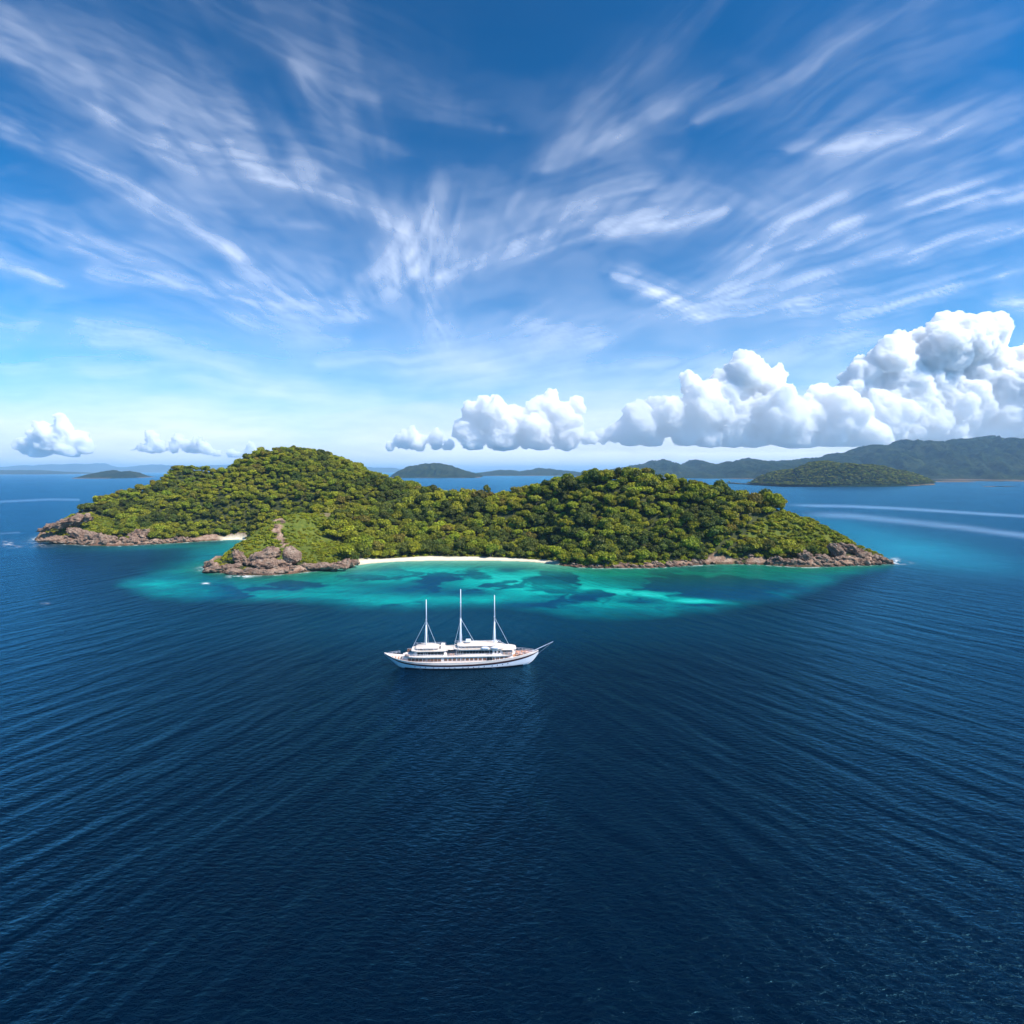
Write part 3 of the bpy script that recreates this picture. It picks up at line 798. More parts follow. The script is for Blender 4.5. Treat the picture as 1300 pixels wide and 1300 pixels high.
RKS = [
    ('long pale overhanging slab jutting out at the far left point', 84, 664, 556, 64, 11, 9, (0, R(-14), R(8)), 41, .10),
    ('sloping pale slab under the scrub right of the overhang', 102, 678, 545, 32, 13, 7, (0, R(24), R(10)), 42, .08),
    ('pale ledge above the dark gap on the left shore', 128, 682, 533, 44, 9, 7, (0, R(8), R(-4)), 43, .08),
    ('broken pinkish outcrop rising into the left hill', 178, 679, 541, 26, 16, 5, (R(14), R(-24), 0), 44, .22),
    ('pale ridge of rock at the foot of the broken outcrop', 165, 687, 534, 46, 8, 6, (0, R(-4), 0), 45),
    ('flat low rock at the foot of the overhanging slab', 70, 686, 536, 44, 6, 7, (0, R(3), 0), 46),
    ('low pinkish slab beside the small cove', 222, 687, 548, 28, 7, 5, (0, R(-3), 0), 58),
    ('large grey rounded boulder on the headland shore', 371, 705, 397, 25, 24, 6.5, (R(0), R(14), R(30)), 47, .045),
    ('wide grey domed slab left of the round boulder', 336, 706, 399, 46, 20, 7, (0, R(-14), R(6)), 48, .06),
    ('pale smooth rock in front of the domed slab', 345, 716, 391, 50, 14, 6, (0, R(4), R(6)), 59, .07),
    ('dark upright rock at the left end of the headland', 303, 708, 399, 14, 20, 3.5, (0, R(-38), 0), 49, .12),
    ('red brown low rock shelf at the headland tip', 280, 722, 386, 46, 9, 7, (0, R(-6), R(8)), 50, .08),
    ('long red brown rock shelf along the headland front', 330, 727, 379, 80, 7, 6, (0, R(1), R(3)), 51, .06),
    ('pale rock shelf running to the left end of the beach', 405, 720, 391, 76, 9, 6, (0, R(-4), R(-8)), 52, .08),
    ('rubbly rock mound beside the left end of the beach', 438, 716, 402, 34, 10, 6, (0, R(-8), 0), 60, .12),
    ('slanting pink slab on the far right point', 1086, 700, 425, 46, 11, 5, (0, R(26), R(-6)), 54, .08),
    ('dark pointed rock at the tip of the right point', 1118, 711, 421, 34, 7, 4, (0, R(14), R(-6)), 55, .1),
    ('leaning rock slab under the scrub of the right point', 1062, 700, 420, 26, 15, 5, (0, R(36), R(4)), 56, .12),
    ('blocky pink rock below the shrubs of the right headland', 1022, 707, 413, 24, 15, 4.5, (0, R(26), R(10)), 57, .14),
    ('jagged pink rock between the sandy gap and the right point', 1045, 711, 412, 24, 12, 4, (0, R(22), R(10)), 62, .14),
    ('rust coloured shelf at the water line of the right point', 1090, 714, 416, 60, 6, 4, (0, R(3), R(-3)), 63, .1),
    ('pale rock at the top of the headland scar', 358, 663, None, 9, 6, 2.2, (.3, R(-20), 0), 53, .16),
    ('small pale rock in the upper part of the headland scar', 350, 669, None, 7, 5, 2.0, (.3, R(20), 0), 61, .18),
    ('broken rock in the middle of the headland scar', 352, 677, None, 6, 5, 2.0, (.3, R(30), 0), 64, .18),
    ('narrow rock low in the headland scar', 359, 687, None, 5, 6, 2.0, (.3, R(10), 0), 65, .18),
]
def find_depth(px, py):
    Yq = np.arange(378, 600, 1.0); zq = hgt(xat(px, Yq), Yq); pq = project(xat(px, Yq), Yq, zq)[1]
    k = np.nonzero(pq <= py)[0]
    return float(Yq[k[0]]) if len(k) else 450.0
RKS = [a_[:3] + (find_depth(a_[1], a_[2]) if a_[3] is None else a_[3],) + a_[4:] for a_ in RKS]
def behind_rock(x, y, z, hh):
    """plants that would hide a landmark rock"""
    px_, py_ = project(x, y, z + hh)
    bad = np.zeros(len(x), bool)
    for a_ in RKS:
        bad |= (np.abs(px_ - a_[1]) < a_[4] * .5) & (np.abs(py_ - a_[2]) < a_[5] * .5 + 3) & (y < a_[3] + 4)
    return bad
# ------------------------------------------------------------------ trees of the island
sp = 5.1
tx, ty = np.meshgrid(np.arange(GX0, GX1, sp), np.arange(GY0, GY1, sp * .87))
tx[1::2] += sp / 2
tx = (tx + rng.uniform(-.38, .38, tx.shape) * sp).ravel(); ty = (ty + rng.uniform(-.38, .38, ty.shape) * sp).ravel()
ok = samp(INS, tx, ty) & (samp(SD, tx, ty) > np.where(tx > 30, 3.2, 4.5))
ok &= samp(sandm, tx, ty) < .35
rk = samp(rockm, tx, ty)
ok &= rk < .45 + .3 * (rng.random(len(tx)) < .15)
gz = samp(grass, tx, ty)
clump = fbm(tx / 16, ty / 16, 2, 77)
tpx0, tpy0 = project(tx, ty, hgt(tx, ty))
ok &= (gz < .5) | ((clump > .72) & (tx > -150))
ok &= ~((tpx0 > 1068) & (tx > 0)) & ~((tpx0 > 255) & (tpx0 < 440) & (ty < 450) & (tpy0 > 672)) & ~((tpx0 < 100) & (ty < 620))
ok &= ~samp(bare_top, tx, ty).astype(bool)
tx, ty, gz, clump = tx[ok], ty[ok], gz[ok], clump[ok]
tz = hgt(tx, ty)
sizen = fbm(tx / 22, ty / 22, 2, 88)
n = len(tx)
rad = 2.5 + 4.4 * rng.random(n) ** 2.4 + 2.6 * np.clip(sizen - .45, 0, 1) * 2
tpx, tpy = project(tx, ty, tz)
main_left = (tx < -110) & (ty > 520)
rad = np.where(main_left, rad * .9, rad * 1.12)
rad = np.where(gz > .5, rad * .6, rad)
hs_ = rng.uniform(.85, 1.25, n)
zs = rad * hs_ * np.where(gz > .5, .7, 1.0)
tall = np.where(samp(SD, tx, ty) < 30, 1.0, .85)
kindn = fbm(tx / 30, ty / 30, 3, 99) + rng.normal(size=n) * .14
kind = np.where(kindn < .34, 2, np.where(kindn < .52, 1, np.where(kindn < .66, 0, 3)))
kind = np.where((kind == 3) & (rng.random(n) < .65), 0, kind)
kind = np.where((tx > 60) & (rng.random(n) < .08), 2, kind)
lift = rad * .32 + np.where(gz > .5, -1.0, 0.2)          # trunk length under the crown
var = rng.integers(0, 3, n)
idx = var * 4 + kind
rotz = rng.uniform(0, 2 * math.pi, n)

# landmark trees, by where they stand in the photo
marks = [  # px, Y, crown radius, height scale, kind, label
    (618, 532, 4.2, 1.7, 2, 'dark round tree poking above the saddle between the two hills'),
    (785, 492, 5.4, 1.4, 2, 'dark dense tree on the crest of the right hill'),
    (431, 475, 5.5, 1.1, 0, 'bright yellow green tree beside the bare slope above the beach'),
    (546, 500, 4.8, 1.1, 0, 'yellow crowned tree halfway up the slope behind the white beach'),
    (298, 640, 5.5, 1.2, 0, 'pale yellow green tree standing out high on the left hill'),
    (925, 478, 4.2, 1.35, 2, 'small dark tree on the skyline of the right headland'),
    (312, 700, 5.0, 1.3, 2, 'dark tree left of the summit of the left hill')]
mk = []
for px, Y, r_, hsx, kd, lab in marks:
    X = xat(px, Y)
    mk.append((X, Y, float(hgt(X, Y)) + (6.5 if px == 618 else 0), r_, hsx, kd, lab))
keep = ~behind_rock(tx, ty, tz, 4.0)
for X, Y, z, r_, hsx, kd, lab in mk:
    keep &= ((tx - X) ** 2 + (ty - Y) ** 2) > (r_ * .8) ** 2
tx, ty, tz, rad, zs, kind, idx, rotz, lift, gz, tpx, var = [a[keep] for a in (tx, ty, tz, rad, zs, kind, idx, rotz, lift, gz, tpx, var)]
n = len(tx)

# which trees show largest: sweep from the front, column by column
order = np.argsort(ty)
occ = np.full(1500, 2000.0)
show = np.zeros(n)
for i in order:
    cx_, top = project(tx[i], ty[i], tz[i] + lift[i] + zs[i] * 1.1)
    _, bot = project(tx[i], ty[i], tz[i] + lift[i])
    hw = FPX * rad[i] * .9 / ty[i]
    a = int(cx_ - hw) + 100; b = int(cx_ + hw) + 101
    if b <= 0 or a >= 1500: continue
    a = max(a, 0); s = occ[a:b]
    vis = np.clip(np.minimum(s, bot) - top, 0, None)
    if -20 < cx_ < 1320: show[i] = vis.sum()
    occ[a:b] = np.minimum(s, top)
NB = 300 - len(mk)
big = np.argsort(-show)[:NB]
isbig = np.zeros(n, bool); isbig[big] = True

def tree(x, y, z, r_, zsc, up, rz, var_, kd, label, group):
    t = empty('tree', (x, y, z), rz)
    tag(t, label, 'tree', group)
    me = crowns[(var_ * 4 + kd) % 12][0]
    c = bpy.data.objects.new('crown', me); COL.objects.link(c); c.parent = t
    c.location = (0, 0, up); c.scale = (r_, r_, zsc)
    k = bpy.data.objects.new('trunk', TRUNK); COL.objects.link(k); k.parent = t
    k.location = (0, 0, 0); k.scale = (r_ * .9, r_ * .9, max(up * 1.6, 2.0))
    return t
GRP = 'trees of the island forest'
for X, Y, z, r_, hsx, kd, lab in mk:
    tree(X, Y, z, r_, r_ * hsx, r_ * .5 + .8, random.uniform(0, 6), random.randrange(3), kd, lab, GRP)

TONE = ['yellow green', 'mid green', 'dark green', 'olive']
ORD = ['first', 'second', 'third', 'fourth', 'fifth', 'sixth', 'seventh', 'eighth', 'ninth', 'tenth', 'eleventh', 'twelfth', 'thirteenth', 'fourteenth', 'fifteenth', 'sixteenth', 'seventeenth', 'eighteenth', 'nineteenth', 'twentieth',
       'twenty-first', 'twenty-second', 'twenty-third', 'twenty-fourth', 'twenty-fifth', 'twenty-sixth', 'twenty-seventh', 'twenty-eighth', 'twenty-ninth', 'thirtieth']
def place_of(i):
    p = tpx[i]; s = float(samp(SD, tx[i:i + 1], ty[i:i + 1])[0]); y = ty[i]
    row = 0 if s < 22 else (1 if s < 45 else 2)
    if main_left_f(i):
        return ('left hill above the overhanging rock', 'left hill above the small cove')[int(p > 215)], row
    if p < 452: return 'scrubby rock headland', row
    if p < 540: return 'slope behind left half of beach', row
    if p < 630: return 'slope behind middle of beach', row
    if p < 715: return 'slope behind right end of beach', row
    if p < 800: return 'right hill next to beach', row
    if p < 880: return 'middle of right hill', row
    if p < 960: return 'right hill above sandy gap', row
    return 'right headland near rocky point', row
def main_left_f(i): return (tx[i] < -110) and (ty[i] > 520)
groups = {}
for i in big:
    pl, row = place_of(i)
    groups.setdefault((pl, row), []).append(i)
ROW = ['foot of', 'low on', 'high on']
for (pl, row), lst in groups.items():
    lst = sorted(lst, key=lambda i: tpx[i])
    cnt = {}
    for i in lst:
        sz = 'broad' if rad[i] > 6.0 else ('small' if rad[i] < 3.9 else 'medium')
        key = (kind[i], sz); cnt[key] = cnt.get(key, 0) + 1
        k = cnt[key]
        lab = '%s %s %s tree from left, %s %s' % (ORD[min(k, 30) - 1], sz, TONE[kind[i]], ROW[row], pl)
        assert len(lab.split()) <= 16, lab
        tree(tx[i], ty[i], tz[i], rad[i], zs[i], lift[i], rotz[i], int(var[i]), int(kind[i]), lab, GRP)
rest = ~isbig
pts = np.stack([tx, ty, tz + lift], -1)[rest]
forest('forest', pts, np.stack([rad, rad, zs], -1)[rest], np.stack([0 * rotz, 0 * rotz, rotz], -1)[rest], idx[rest], PROTO,
       'dense green forest covering both hills of the island', 'forest')
# undergrowth: shrubs on the open headlands and between the trees along the shore
bx = rng.uniform(GX0, GX1, 60000); by = rng.uniform(375, 700, 60000)
g2 = samp(grass, bx, by); r2_ = samp(rockm, bx, by); s2 = samp(SD, bx, by)
okb = samp(INS, bx, by) & (s2 > 3) & (samp(sandm, bx, by) < .3) & (((g2 > .5)) | ((s2 < 28) & (rng.random(60000) < .55))) & (r2_ < .35 + .25 * rng.random(60000)) & (~samp(scar, bx, by).astype(bool) | (rng.random(60000) < .2))
okb &= ~samp(bare_top, bx, by).astype(bool) | (rng.random(60000) < .12)
okb &= ~behind_rock(bx, by, hgt(bx, by), 1.0)
bx, by, g2 = bx[okb], by[okb], g2[okb]
bz = hgt(bx, by); nb_ = len(bx)
bs = rng.uniform(.9, 2.5, nb_) * np.where(bx > 0, 1.35, 1.0) * (.6 + .8 * fbm(bx / 14, by / 14, 3, 505))
forest('undergrowth', np.stack([bx, by, bz - .15], -1), np.stack([bs, bs, bs * rng.uniform(.6, 1.0, nb_)], -1), np.stack([0 * bs, 0 * bs, rng.uniform(0, 6.28, nb_)], -1),
       rng.integers(0, 4, nb_), BUSH, 'low yellow green scrub on the headlands and along the shore', 'scrub')
# forest of the wooded island far right
fx = rng.uniform(IX.min(), IX.max(), 16000); fy = rng.uniform(IY.min(), IY.max(), 16000)
ii = ((fx - IX.min()) / 7).astype(int); jj = ((fy - IY.min()) / 7).astype(int)
ii = np.clip(ii, 0, IX.shape[1] - 1); jj = np.clip(jj, 0, IX.shape[0] - 1)
fz = IZ[jj, ii]; okf = fz > 5
fx, fy, fz = fx[okf], fy[okf], fz[okf]
fs = rng.uniform(6, 11, len(fx))
forest('far_forest', np.stack([fx, fy, fz + 1], -1), np.stack([fs, fs, fs * .8], -1), np.stack([0 * fs, 0 * fs, rng.uniform(0, 6.28, len(fs))], -1),
       rng.choice([1, 2, 3, 5, 6, 10, 2, 6], len(fs)), PROTO, 'forest covering the far wooded island before the mainland', 'forest')

# ------------------------------------------------------------------ rocks
def rock_mesh(name, seed, sx, sy, sz, facets=26, sub=2, rough=.12):
    r = random.Random(seed)
    bmx = bmesh.new()
    for _ in range(facets):
        v = Vector((r.gauss(0, 1), r.gauss(0, 1), r.gauss(0, 1))).normalized()
        q = r.uniform(.82, 1.1)
        bmx.verts.new((v.x * sx * q, v.y * sy * q, v.z * sz * q))
    res = bmesh.ops.convex_hull(bmx, input=bmx.verts)
    bmesh.ops.delete(bmx, geom=[v for v in bmx.verts if not v.link_faces], context='VERTS')
    bmesh.ops.triangulate(bmx, faces=bmx.faces)
    for _ in range(sub):
        bmesh.ops.subdivide_edges(bmx, edges=bmx.edges, cuts=1, use_grid_fill=True)
    bmx.normal_update()
    s = max(sx, sy, sz)
    for v in bmx.verts:
        q = v.co / max(s * .5, 3.0) if s > 3 else v.co / s
        # layered ledges plus lumps
        f = mnoise.fractal(q * 1.6 + Vector((seed * 3.1, 0, 0)), .7, 2.2, 5) * rough * 1.9 - abs(mnoise.noise(q * 3.1 + Vector((0, seed * 1.7, 0)))) * rough * 1.1 + (abs(math.sin((q.z + .25 * q.x) * 9 + seed)) - .5) * rough * .5
        v.co += v.normal * f * s * .9
    me = bpy.data.meshes.new(name); bmx.to_mesh(me); bmx.free(); me.materials.append(M_rock)
    return me
RP = [rock_mesh('rock_mesh', 10 + k, 1.0, .75 + .1 * (k % 3), .5 + .12 * (k % 4), 22, 2, .14) for k in range(8)]

def place_rock(me, x, y, z, s, rot, label, group='rocks along the island shore', scl=None):
    o = bpy.data.objects.new('rock', me); COL.objects.link(o)
    o.location = (x, y, z); o.rotation_euler = rot; o.scale = scl or (s, s, s)
    tag(o, label, 'rock', group); return o

# landmark rocks: photo position of the centre, depth, size in photo pixels
def big_rock(label, px, py, Y, wpx, hpx, dy, rot, seed, rough=.1):
    k = Y / FPX
    me = rock_mesh('landmark_rock_mesh', seed, wpx * k / 2 * 1.06, dy, hpx * k / 2 * 1.06, 40, 3, rough)
    return place_rock(me, xat(px, Y), Y, H - (py - HOR) * k, 1, rot, label, 'landmark rocks')
for a_ in RKS: big_rock(*a_)

# boulders along the front shore
FR = smooth_poly(np.array(front[:7]), 2, False)
FH = smooth_poly(np.array(head), 2, False)
FRt = smooth_poly(np.array(right), 2, False)
def along(line, stepm):
    d = np.linalg.norm(np.diff(line, axis=0), axis=1); s = np.concatenate([[0], np.cumsum(d)])
    t = np.arange(0, s[-1], stepm)
    return np.stack([np.interp(t, s, line[:, 0]), np.interp(t, s, line[:, 1])], -1)
cnt = 0
for line, where, stp, rows, smin, smax in [(FR, 'left shore', 4.2, 2, 1.4, 3.2), (FH, 'headland shore', 3.6, 2, .8, 2.2),
                                             (FRt, 'right shore', 2.7, 2, .9, 2.5)]:
    pl = along(line, stp)
    secs = {}
    for row in range(rows):
        for q in pl:
            x = q[0] + random.uniform(-1.5, 1.5); y = q[1] + 1.2 + row * random.uniform(1.5, 4.0) + random.uniform(-1, 1)
            z = float(hgt(x, y))
            if z < -.6: continue
            px_, _ = project(x, y, z)
            if where.startswith('right') and (895 < px_ < 935 or 955 < px_ < 975) and random.random() < .8: continue
            s = random.uniform(smin, smax) * (1.2 if where.startswith('right') and px_ > 985 else 1)
            sx_ = s * random.uniform(.9, 1.7)
            secs.setdefault(row, []).append((x, y, max(z, 0) + s * random.uniform(.0, .3), s, sx_))
    for row, lst in secs.items():
        lst.sort(key=lambda a: a[0] / a[1])
        for k, (x, y, z, s, sx_) in enumerate(lst):
            sz = 'large' if s > 2.6 else ('small' if s < 1.6 else 'medium')
            px_, _ = project(x, y, z)
            near = ''
            rot = (random.uniform(-.3, .3), random.uniform(.1, .6) if where.startswith('right') else random.uniform(-.3, .3), random.uniform(-.6, .6))
            part = k * 5 // len(lst)
            sect = ['far left', 'left', 'middle', 'right', 'far right'][part]
            lab = '%s %s rock, %s along the %s section of the %s' % (sz, 'waterline' if row == 0 else 'upper', ORD[(k - math.ceil(part * len(lst) / 5)) % 30], sect, where)
            place_rock(RP[random.randrange(8)], x, y, z, s, rot, lab, 'rocks along the ' + where, (sx_, s, s * random.uniform(.7, 1.1)))
            cnt += 1
print('rocks', cnt, 'trees', n, 'bushes', nb_, 'far', len(fx))

# ------------------------------------------------------------------ the three masted ship
M_white = paint('white_gloss_paint', (.66, .67, .72), .3, .5, .15, .6)
M_cream = paint('cream_paint', (.80, .68, .60), .5, .3, .2, .8)
M_band = paint('dark_red_timber', (.045, .012, .012), .4, .4, .3, 1.5)
M_teak = paint('teak_deck', (.50, .27, .16), .7, .2, .4, 2.0)
M_canvas = paint('cream_canvas', (.68, .58, .49), .9, .1, .15, .9)
M_glass = paint('dark_window_glass', (.02, .025, .03), .1, .6, .1, 1)
M_brown = paint('dark_brown_timber', (.20, .10, .065), .6, .3, .3, 1.5)  # dark brown of the lower windows and some deck chairs
M_orange = paint('orange_cushion', (.62, .33, .22), .8, .2, .2, 1.5)
M_boot = paint('boot_shadow_paint', (.02, .015, .02), .5, .3, .2, 1)  # boot stripe and painted shadow line under the hull
M_wire = paint('steel_wire', (.62, .66, .70), .35, .5, .0, 1)

def bmo(): return bmesh.new()
def box(b, c, s, taper=(1, 1), rot=0.0):
    x, y, z = (v / 2 for v in s)
    vs_ = []
    for (dx, dy, dz) in [(-1, -1, -1), (1, -1, -1), (1, 1, -1), (-1, 1, -1), (-1, -1, 1), (1, -1, 1), (1, 1, 1), (-1, 1, 1)]:
        k = taper if dz > 0 else (1, 1)
        p = Vector((dx * x * k[0], dy * y * k[1], dz * z)); 
        if rot: p = Matrix.Rotation(rot, 3, 'Y') @ p
        vs_.append(b.verts.new(Vector(c) + p))
    for f in [(0, 3, 2, 1), (4, 5, 6, 7), (0, 1, 5, 4), (1, 2, 6, 5), (2, 3, 7, 6), (3, 0, 4, 7)]:
        b.faces.new([vs_[i] for i in f])
def tube(b, p, q, r0, r1=None, seg=8):
    p = Vector(p); q = Vector(q); d = q - p
    m = Matrix.Translation((p + q) / 2) @ d.to_track_quat('Z', 'Y').to_matrix().to_4x4()
    bmesh.ops.create_cone(b, cap_ends=True, segments=seg, radius1=r0, radius2=r0 if r1 is None else r1, depth=d.length, matrix=m)
def fin(b, name, mat, parent, bevel=0.0, smooth=False):
    bmesh.ops.recalc_face_normals(b, faces=b.faces)
    me = bpy.data.meshes.new(name + '_mesh'); b.to_mesh(me); b.free()
    if smooth:
        for p in me.polygons: p.use_smooth = True
    o = link(name, me, mat, parent)
    if bevel:
        m = o.modifiers.new('bevel', 'BEVEL'); m.width = bevel; m.segments = 2
    return o

ship = empty('sailing_ship', (-17.4, 200.5, 0), R(3.5))
ship.scale = (.965, .965, .965)
tag(ship, 'white three-masted sailing ship with its sails down, anchored off the beach', 'ship')
# hull stations: x, half beam at deck, half beam at waterline, sheer height, keel z
ST = [(-28.4, .12, .03, 5.0, 4.6), (-27.2, .8, .1, 4.55, 3.4), (-25.5, 1.7, .35, 4.0, 1.9), (-23.6, 2.5, .9, 3.55, .35), (-21, 3.3, 2.0, 3.1, -.9), (-17, 4.1, 3.3, 2.75, -1.6), (-11, 4.7, 4.2, 2.5, -2.0),
      (-4, 4.9, 4.55, 2.45, -2.2), (4, 4.9, 4.5, 2.6, -2.2), (11, 4.6, 4.0, 2.95, -2.0), (17, 3.9, 3.0, 3.5, -1.6), (21.5, 2.9, 1.6, 4.05, -.9), (24.5, 1.8, .55, 4.5, .1), (26.5, .85, .12, 4.6, 1.6), (27.8, .12, .04, 4.85, 3.8)]
ST = np.array(ST)
xs = np.linspace(ST[0, 0], ST[-1, 0], 60)
def st(k, x): return np.interp(x, ST[:, 0], ST[:, k])
def smooth_st(k):
    v = st(k, xs)
    for _ in range(2): v[1:-1] = (v[:-2] + 2 * v[1:-1] + v[2:]) / 4
    return v
BD, BW, SH, KL = (smooth_st(k) for k in (1, 2, 3, 4))
def hull_pt(i, t):     # t: 0 keel .. 1 sheer
    zb, zt = KL[i], SH[i]
    z = zb + (zt - zb) * t
    tw = np.clip((0 - zb) / max(zt - zb, .01), 0.02, .8)
    y = BW[i] * (t / tw) ** .45 if t < tw else BW[i] + (BD[i] - BW[i]) * ((t - tw) / (1 - tw)) ** .8
    return (xs[i], y, z)
def strip(ts, off, name, mat, cap=False):
    b = bmo(); rows = []
    for i in range(len(xs)):
        r_ = []
        for t in ts:
            x, y, z = hull_pt(i, t); r_.append((x, y + off, z))
        ring = [(x, -y, z) for (x, y, z) in r_[::-1]] + [(x, y, z) for (x, y, z) in r_]
        rows.append([b.verts.new(p) for p in ring])
    k = len(ts)
    for i in range(len(rows) - 1):
        for j in range(2 * k - 1):
            if j == k - 1 and ts[0] > 0: continue
            b.faces.new((rows[i][j], rows[i][j + 1], rows[i + 1][j + 1], rows[i + 1][j]))
    return fin(b, name, mat, ship, smooth=True)
strip([0, .12, .25, .4, .5, .6, .7, .8, .9, 1.0], 0, 'hull', M_white)
strip([.70, .74, .79, .835], .07, 'sheer_band', M_band)
strip([.835, .88, .93, 1.0], .04, 'bulwark', M_cream)
# boot stripe at the waterline, also painting in the hull's shadow line
b = bmo(); rows = []
for i in range(8, 54):
    zt = .45
    t = np.clip((zt - KL[i]) / (SH[i] - KL[i]), .02, .95); t0 = np.clip((-.4 - KL[i]) / (SH[i] - KL[i]), .01, .9)
    a_ = hull_pt(i, t); c_ = hull_pt(i, t0)
    rows.append([b.verts.new((a_[0], s_ * (v[1] + .12), v[2])) for s_ in (-1, 1) for v in (a_, c_)])
for r0, r1 in zip(rows[:-1], rows[1:]):
    b.faces.new((r0[0], r1[0], r1[1], r0[1])); b.faces.new((r0[2], r0[3], r1[3], r1[2]))
fin(b, 'boot_shadow_stripe', M_boot, ship)
# deck
b = bmo(); rows = []
for i in range(len(xs)):
    rows.append([b.verts.new((xs[i], -BD[i] + .05, SH[i] - .55)), b.verts.new((xs[i], BD[i] - .05, SH[i] - .55))])
for r0, r1 in zip(rows[:-1], rows[1:]): b.faces.new((r0[0], r1[0], r1[1], r0[1]))
fin(b, 'deck', M_teak, ship)
# bulwark cap rail
b = bmo()
for s_ in (-1, 1):
    for i in range(len(xs) - 1):
        tube(b, (xs[i], s_ * BD[i], SH[i] + .03), (xs[i + 1], s_ * BD[i + 1], SH[i + 1] + .03), .1, seg=6)
fin(b, 'cap_rail', M_cream, ship)
# house tiers
def house(name, x0, x1, hb, z0, z1, mat, slope0=.6, slope1=.3, rake=.0):
    b = bmo()
    n_s = 14
    X = np.linspace(x0, x1, n_s); rws = []
    for i, x in enumerate(X):
        e = min((x - x0) / 3.0, (x1 - x) / 3.0, 1.0); e = max(e, 0)
        hbx = min(hb, max(np.interp(x, xs, BD) - .75, .5)) * (.78 + .22 * math.sqrt(e))
        zz0 = z0
        rws.append([b.verts.new(p) for p in [(x, -hbx, zz0), (x + (slope0 if i == 0 else (-slope1 if i == n_s - 1 else 0)), -hbx + .12, z1), (x + (slope0 if i == 0 else (-slope1 if i == n_s - 1 else 0)), hbx - .12, z1), (x, hbx, zz0)]])
    for r0, r1 in zip(rws[:-1], rws[1:]):
        for j in range(3): b.faces.new((r0[j], r0[j + 1], r1[j + 1], r1[j]))
    b.faces.new(rws[0]); b.faces.new(rws[-1][::-1])
    return fin(b, name, mat, ship)
house('lower_deckhouse', -22.5, 18.5, 3.9, 1.7, 4.35, M_cream, .8, .3)
house('upper_deckhouse', -18.0, -5.6, 3.3, 4.4, 6.3, M_cream, 1.2, .4)
house('bridge_house', -2.6, 14.5, 3.3, 4.4, 6.7, M_cream, .5, .3)
# decks / roof slabs overhanging the tiers (walk-around decks)
def slab(name, x0, x1, hb, z, th, mat, camber=.15, sag=0.0):
    b = bmo(); X = np.linspace(x0, x1, 24); rws = []
    for x in X:
        e = max(min((x - x0) / 2.5, (x1 - x) / 2.5, 1), 0)
        hbx = min(hb, np.interp(x, xs, BD) - .15) * (.6 + .4 * math.sqrt(e))
        zz = z + sag * (1 - ((x - (x0 + x1) / 2) / ((x1 - x0) / 2)) ** 2)
        rws.append([b.verts.new(p) for p in [(x, -hbx, zz), (x, -hbx, zz + th), (x, -hbx * .5, zz + th + camber * .8), (x, 0, zz + th + camber), (x, hbx * .5, zz + th + camber * .8), (x, hbx, zz + th), (x, hbx, zz)]])
    for r0, r1 in zip(rws[:-1], rws[1:]):
        for j in range(6): b.faces.new((r0[j], r0[j + 1], r1[j + 1], r1[j]))
        b.faces.new((r0[6], r0[0], r1[0], r1[6]))
    b.faces.new(rws[0]); b.faces.new(rws[-1][::-1])
    return fin(b, name, mat, ship)
slab('promenade_deck', -21.0, 19.0, 4.3, 4.36, .14, M_cream, .05)
slab('sun_deck', -18.5, -5.0, 3.8, 6.32, .12, M_canvas, .08)
slab('boat_deck', -3.2, 15.2, 3.8, 6.72, .12, M_canvas, .08)
slab('middle_awning', -6.4, -2.2, 3.0, 6.45, .06, M_canvas, .2, .1)
slab('stern_awning', -17.0, -8.5, 3.2, 6.95, .06, M_canvas, .25, .35)
slab('main_awning', -2.0, 12.5, 3.1, 7.65, .06, M_canvas, .3, .2)
slab('foredeck_awning', 12.0, 19.5, 3.5, 6.2, .06, M_canvas, .2, .1)
# awning posts
b = bmo()
for x in np.arange(-16.2, -8.6, 1.9):
    for s_ in (-1, 1): tube(b, (x, s_ * 2.7, 6.4), (x, s_ * 2.7, 7.1), .06, seg=5)
for x in np.arange(-1.4, 12.4, 2.2):
    for s_ in (-1, 1): tube(b, (x, s_ * 2.75, 6.8), (x, s_ * 2.75, 7.8), .06, seg=5)
for x in (15.8, 17.4, 19.0):
    for s_ in (-1, 1): tube(b, (x, s_ * 2.6, 4.5), (x, s_ * 2.6, 6.25), .06, seg=5)
fin(b, 'awning_posts', M_white, ship)
# windows: each row a set of panes on both sides
def win_row(x0, x1, step, hb, z, wd, ht, mat):
    for s_ in (-1, 1):
        x = x0
        while x < x1:
            hbx = min(hb, max(np.interp(x, xs, BD) - .75, .5))
            b = bmo(); box(b, (x, s_ * (hbx - .03), z), (wd, .12, ht))
            o = fin(b, 'window', mat, ship)
            x += step
win_row(-19.0, -8.0, 1.35, 3.9, 3.35, 1.15, 1.0, M_brown)
win_row(-6.0, 17.0, 1.55, 3.9, 3.40, 1.1, .85, M_brown)
win_row(-15.6, -6.6, 1.2, 3.3, 5.45, 1.12, 1.0, M_glass)
win_row(-1.4, 9.6, 1.1, 3.3, 5.65, 1.04, 1.15, M_glass)
win_row(10.6, 13.6, 1.3, 3.3, 5.6, .7, .7, M_glass)
# portholes along the hull
for s_ in (-1, 1):
    for x in np.arange(-17, 17, 2.1):
        i = int(np.argmin(np.abs(xs - x)))
        px3 = hull_pt(i, .60)
        b = bmo(); m = Matrix.Translation((px3[0], s_ * (px3[1] + .0), px3[2])) @ Matrix.Rotation(R(90), 4, 'X')
        bmesh.ops.create_cone(b, cap_ends=True, segments=10, radius1=.17, radius2=.17, depth=.1, matrix=m)
        fin(b, 'porthole', M_glass, ship)
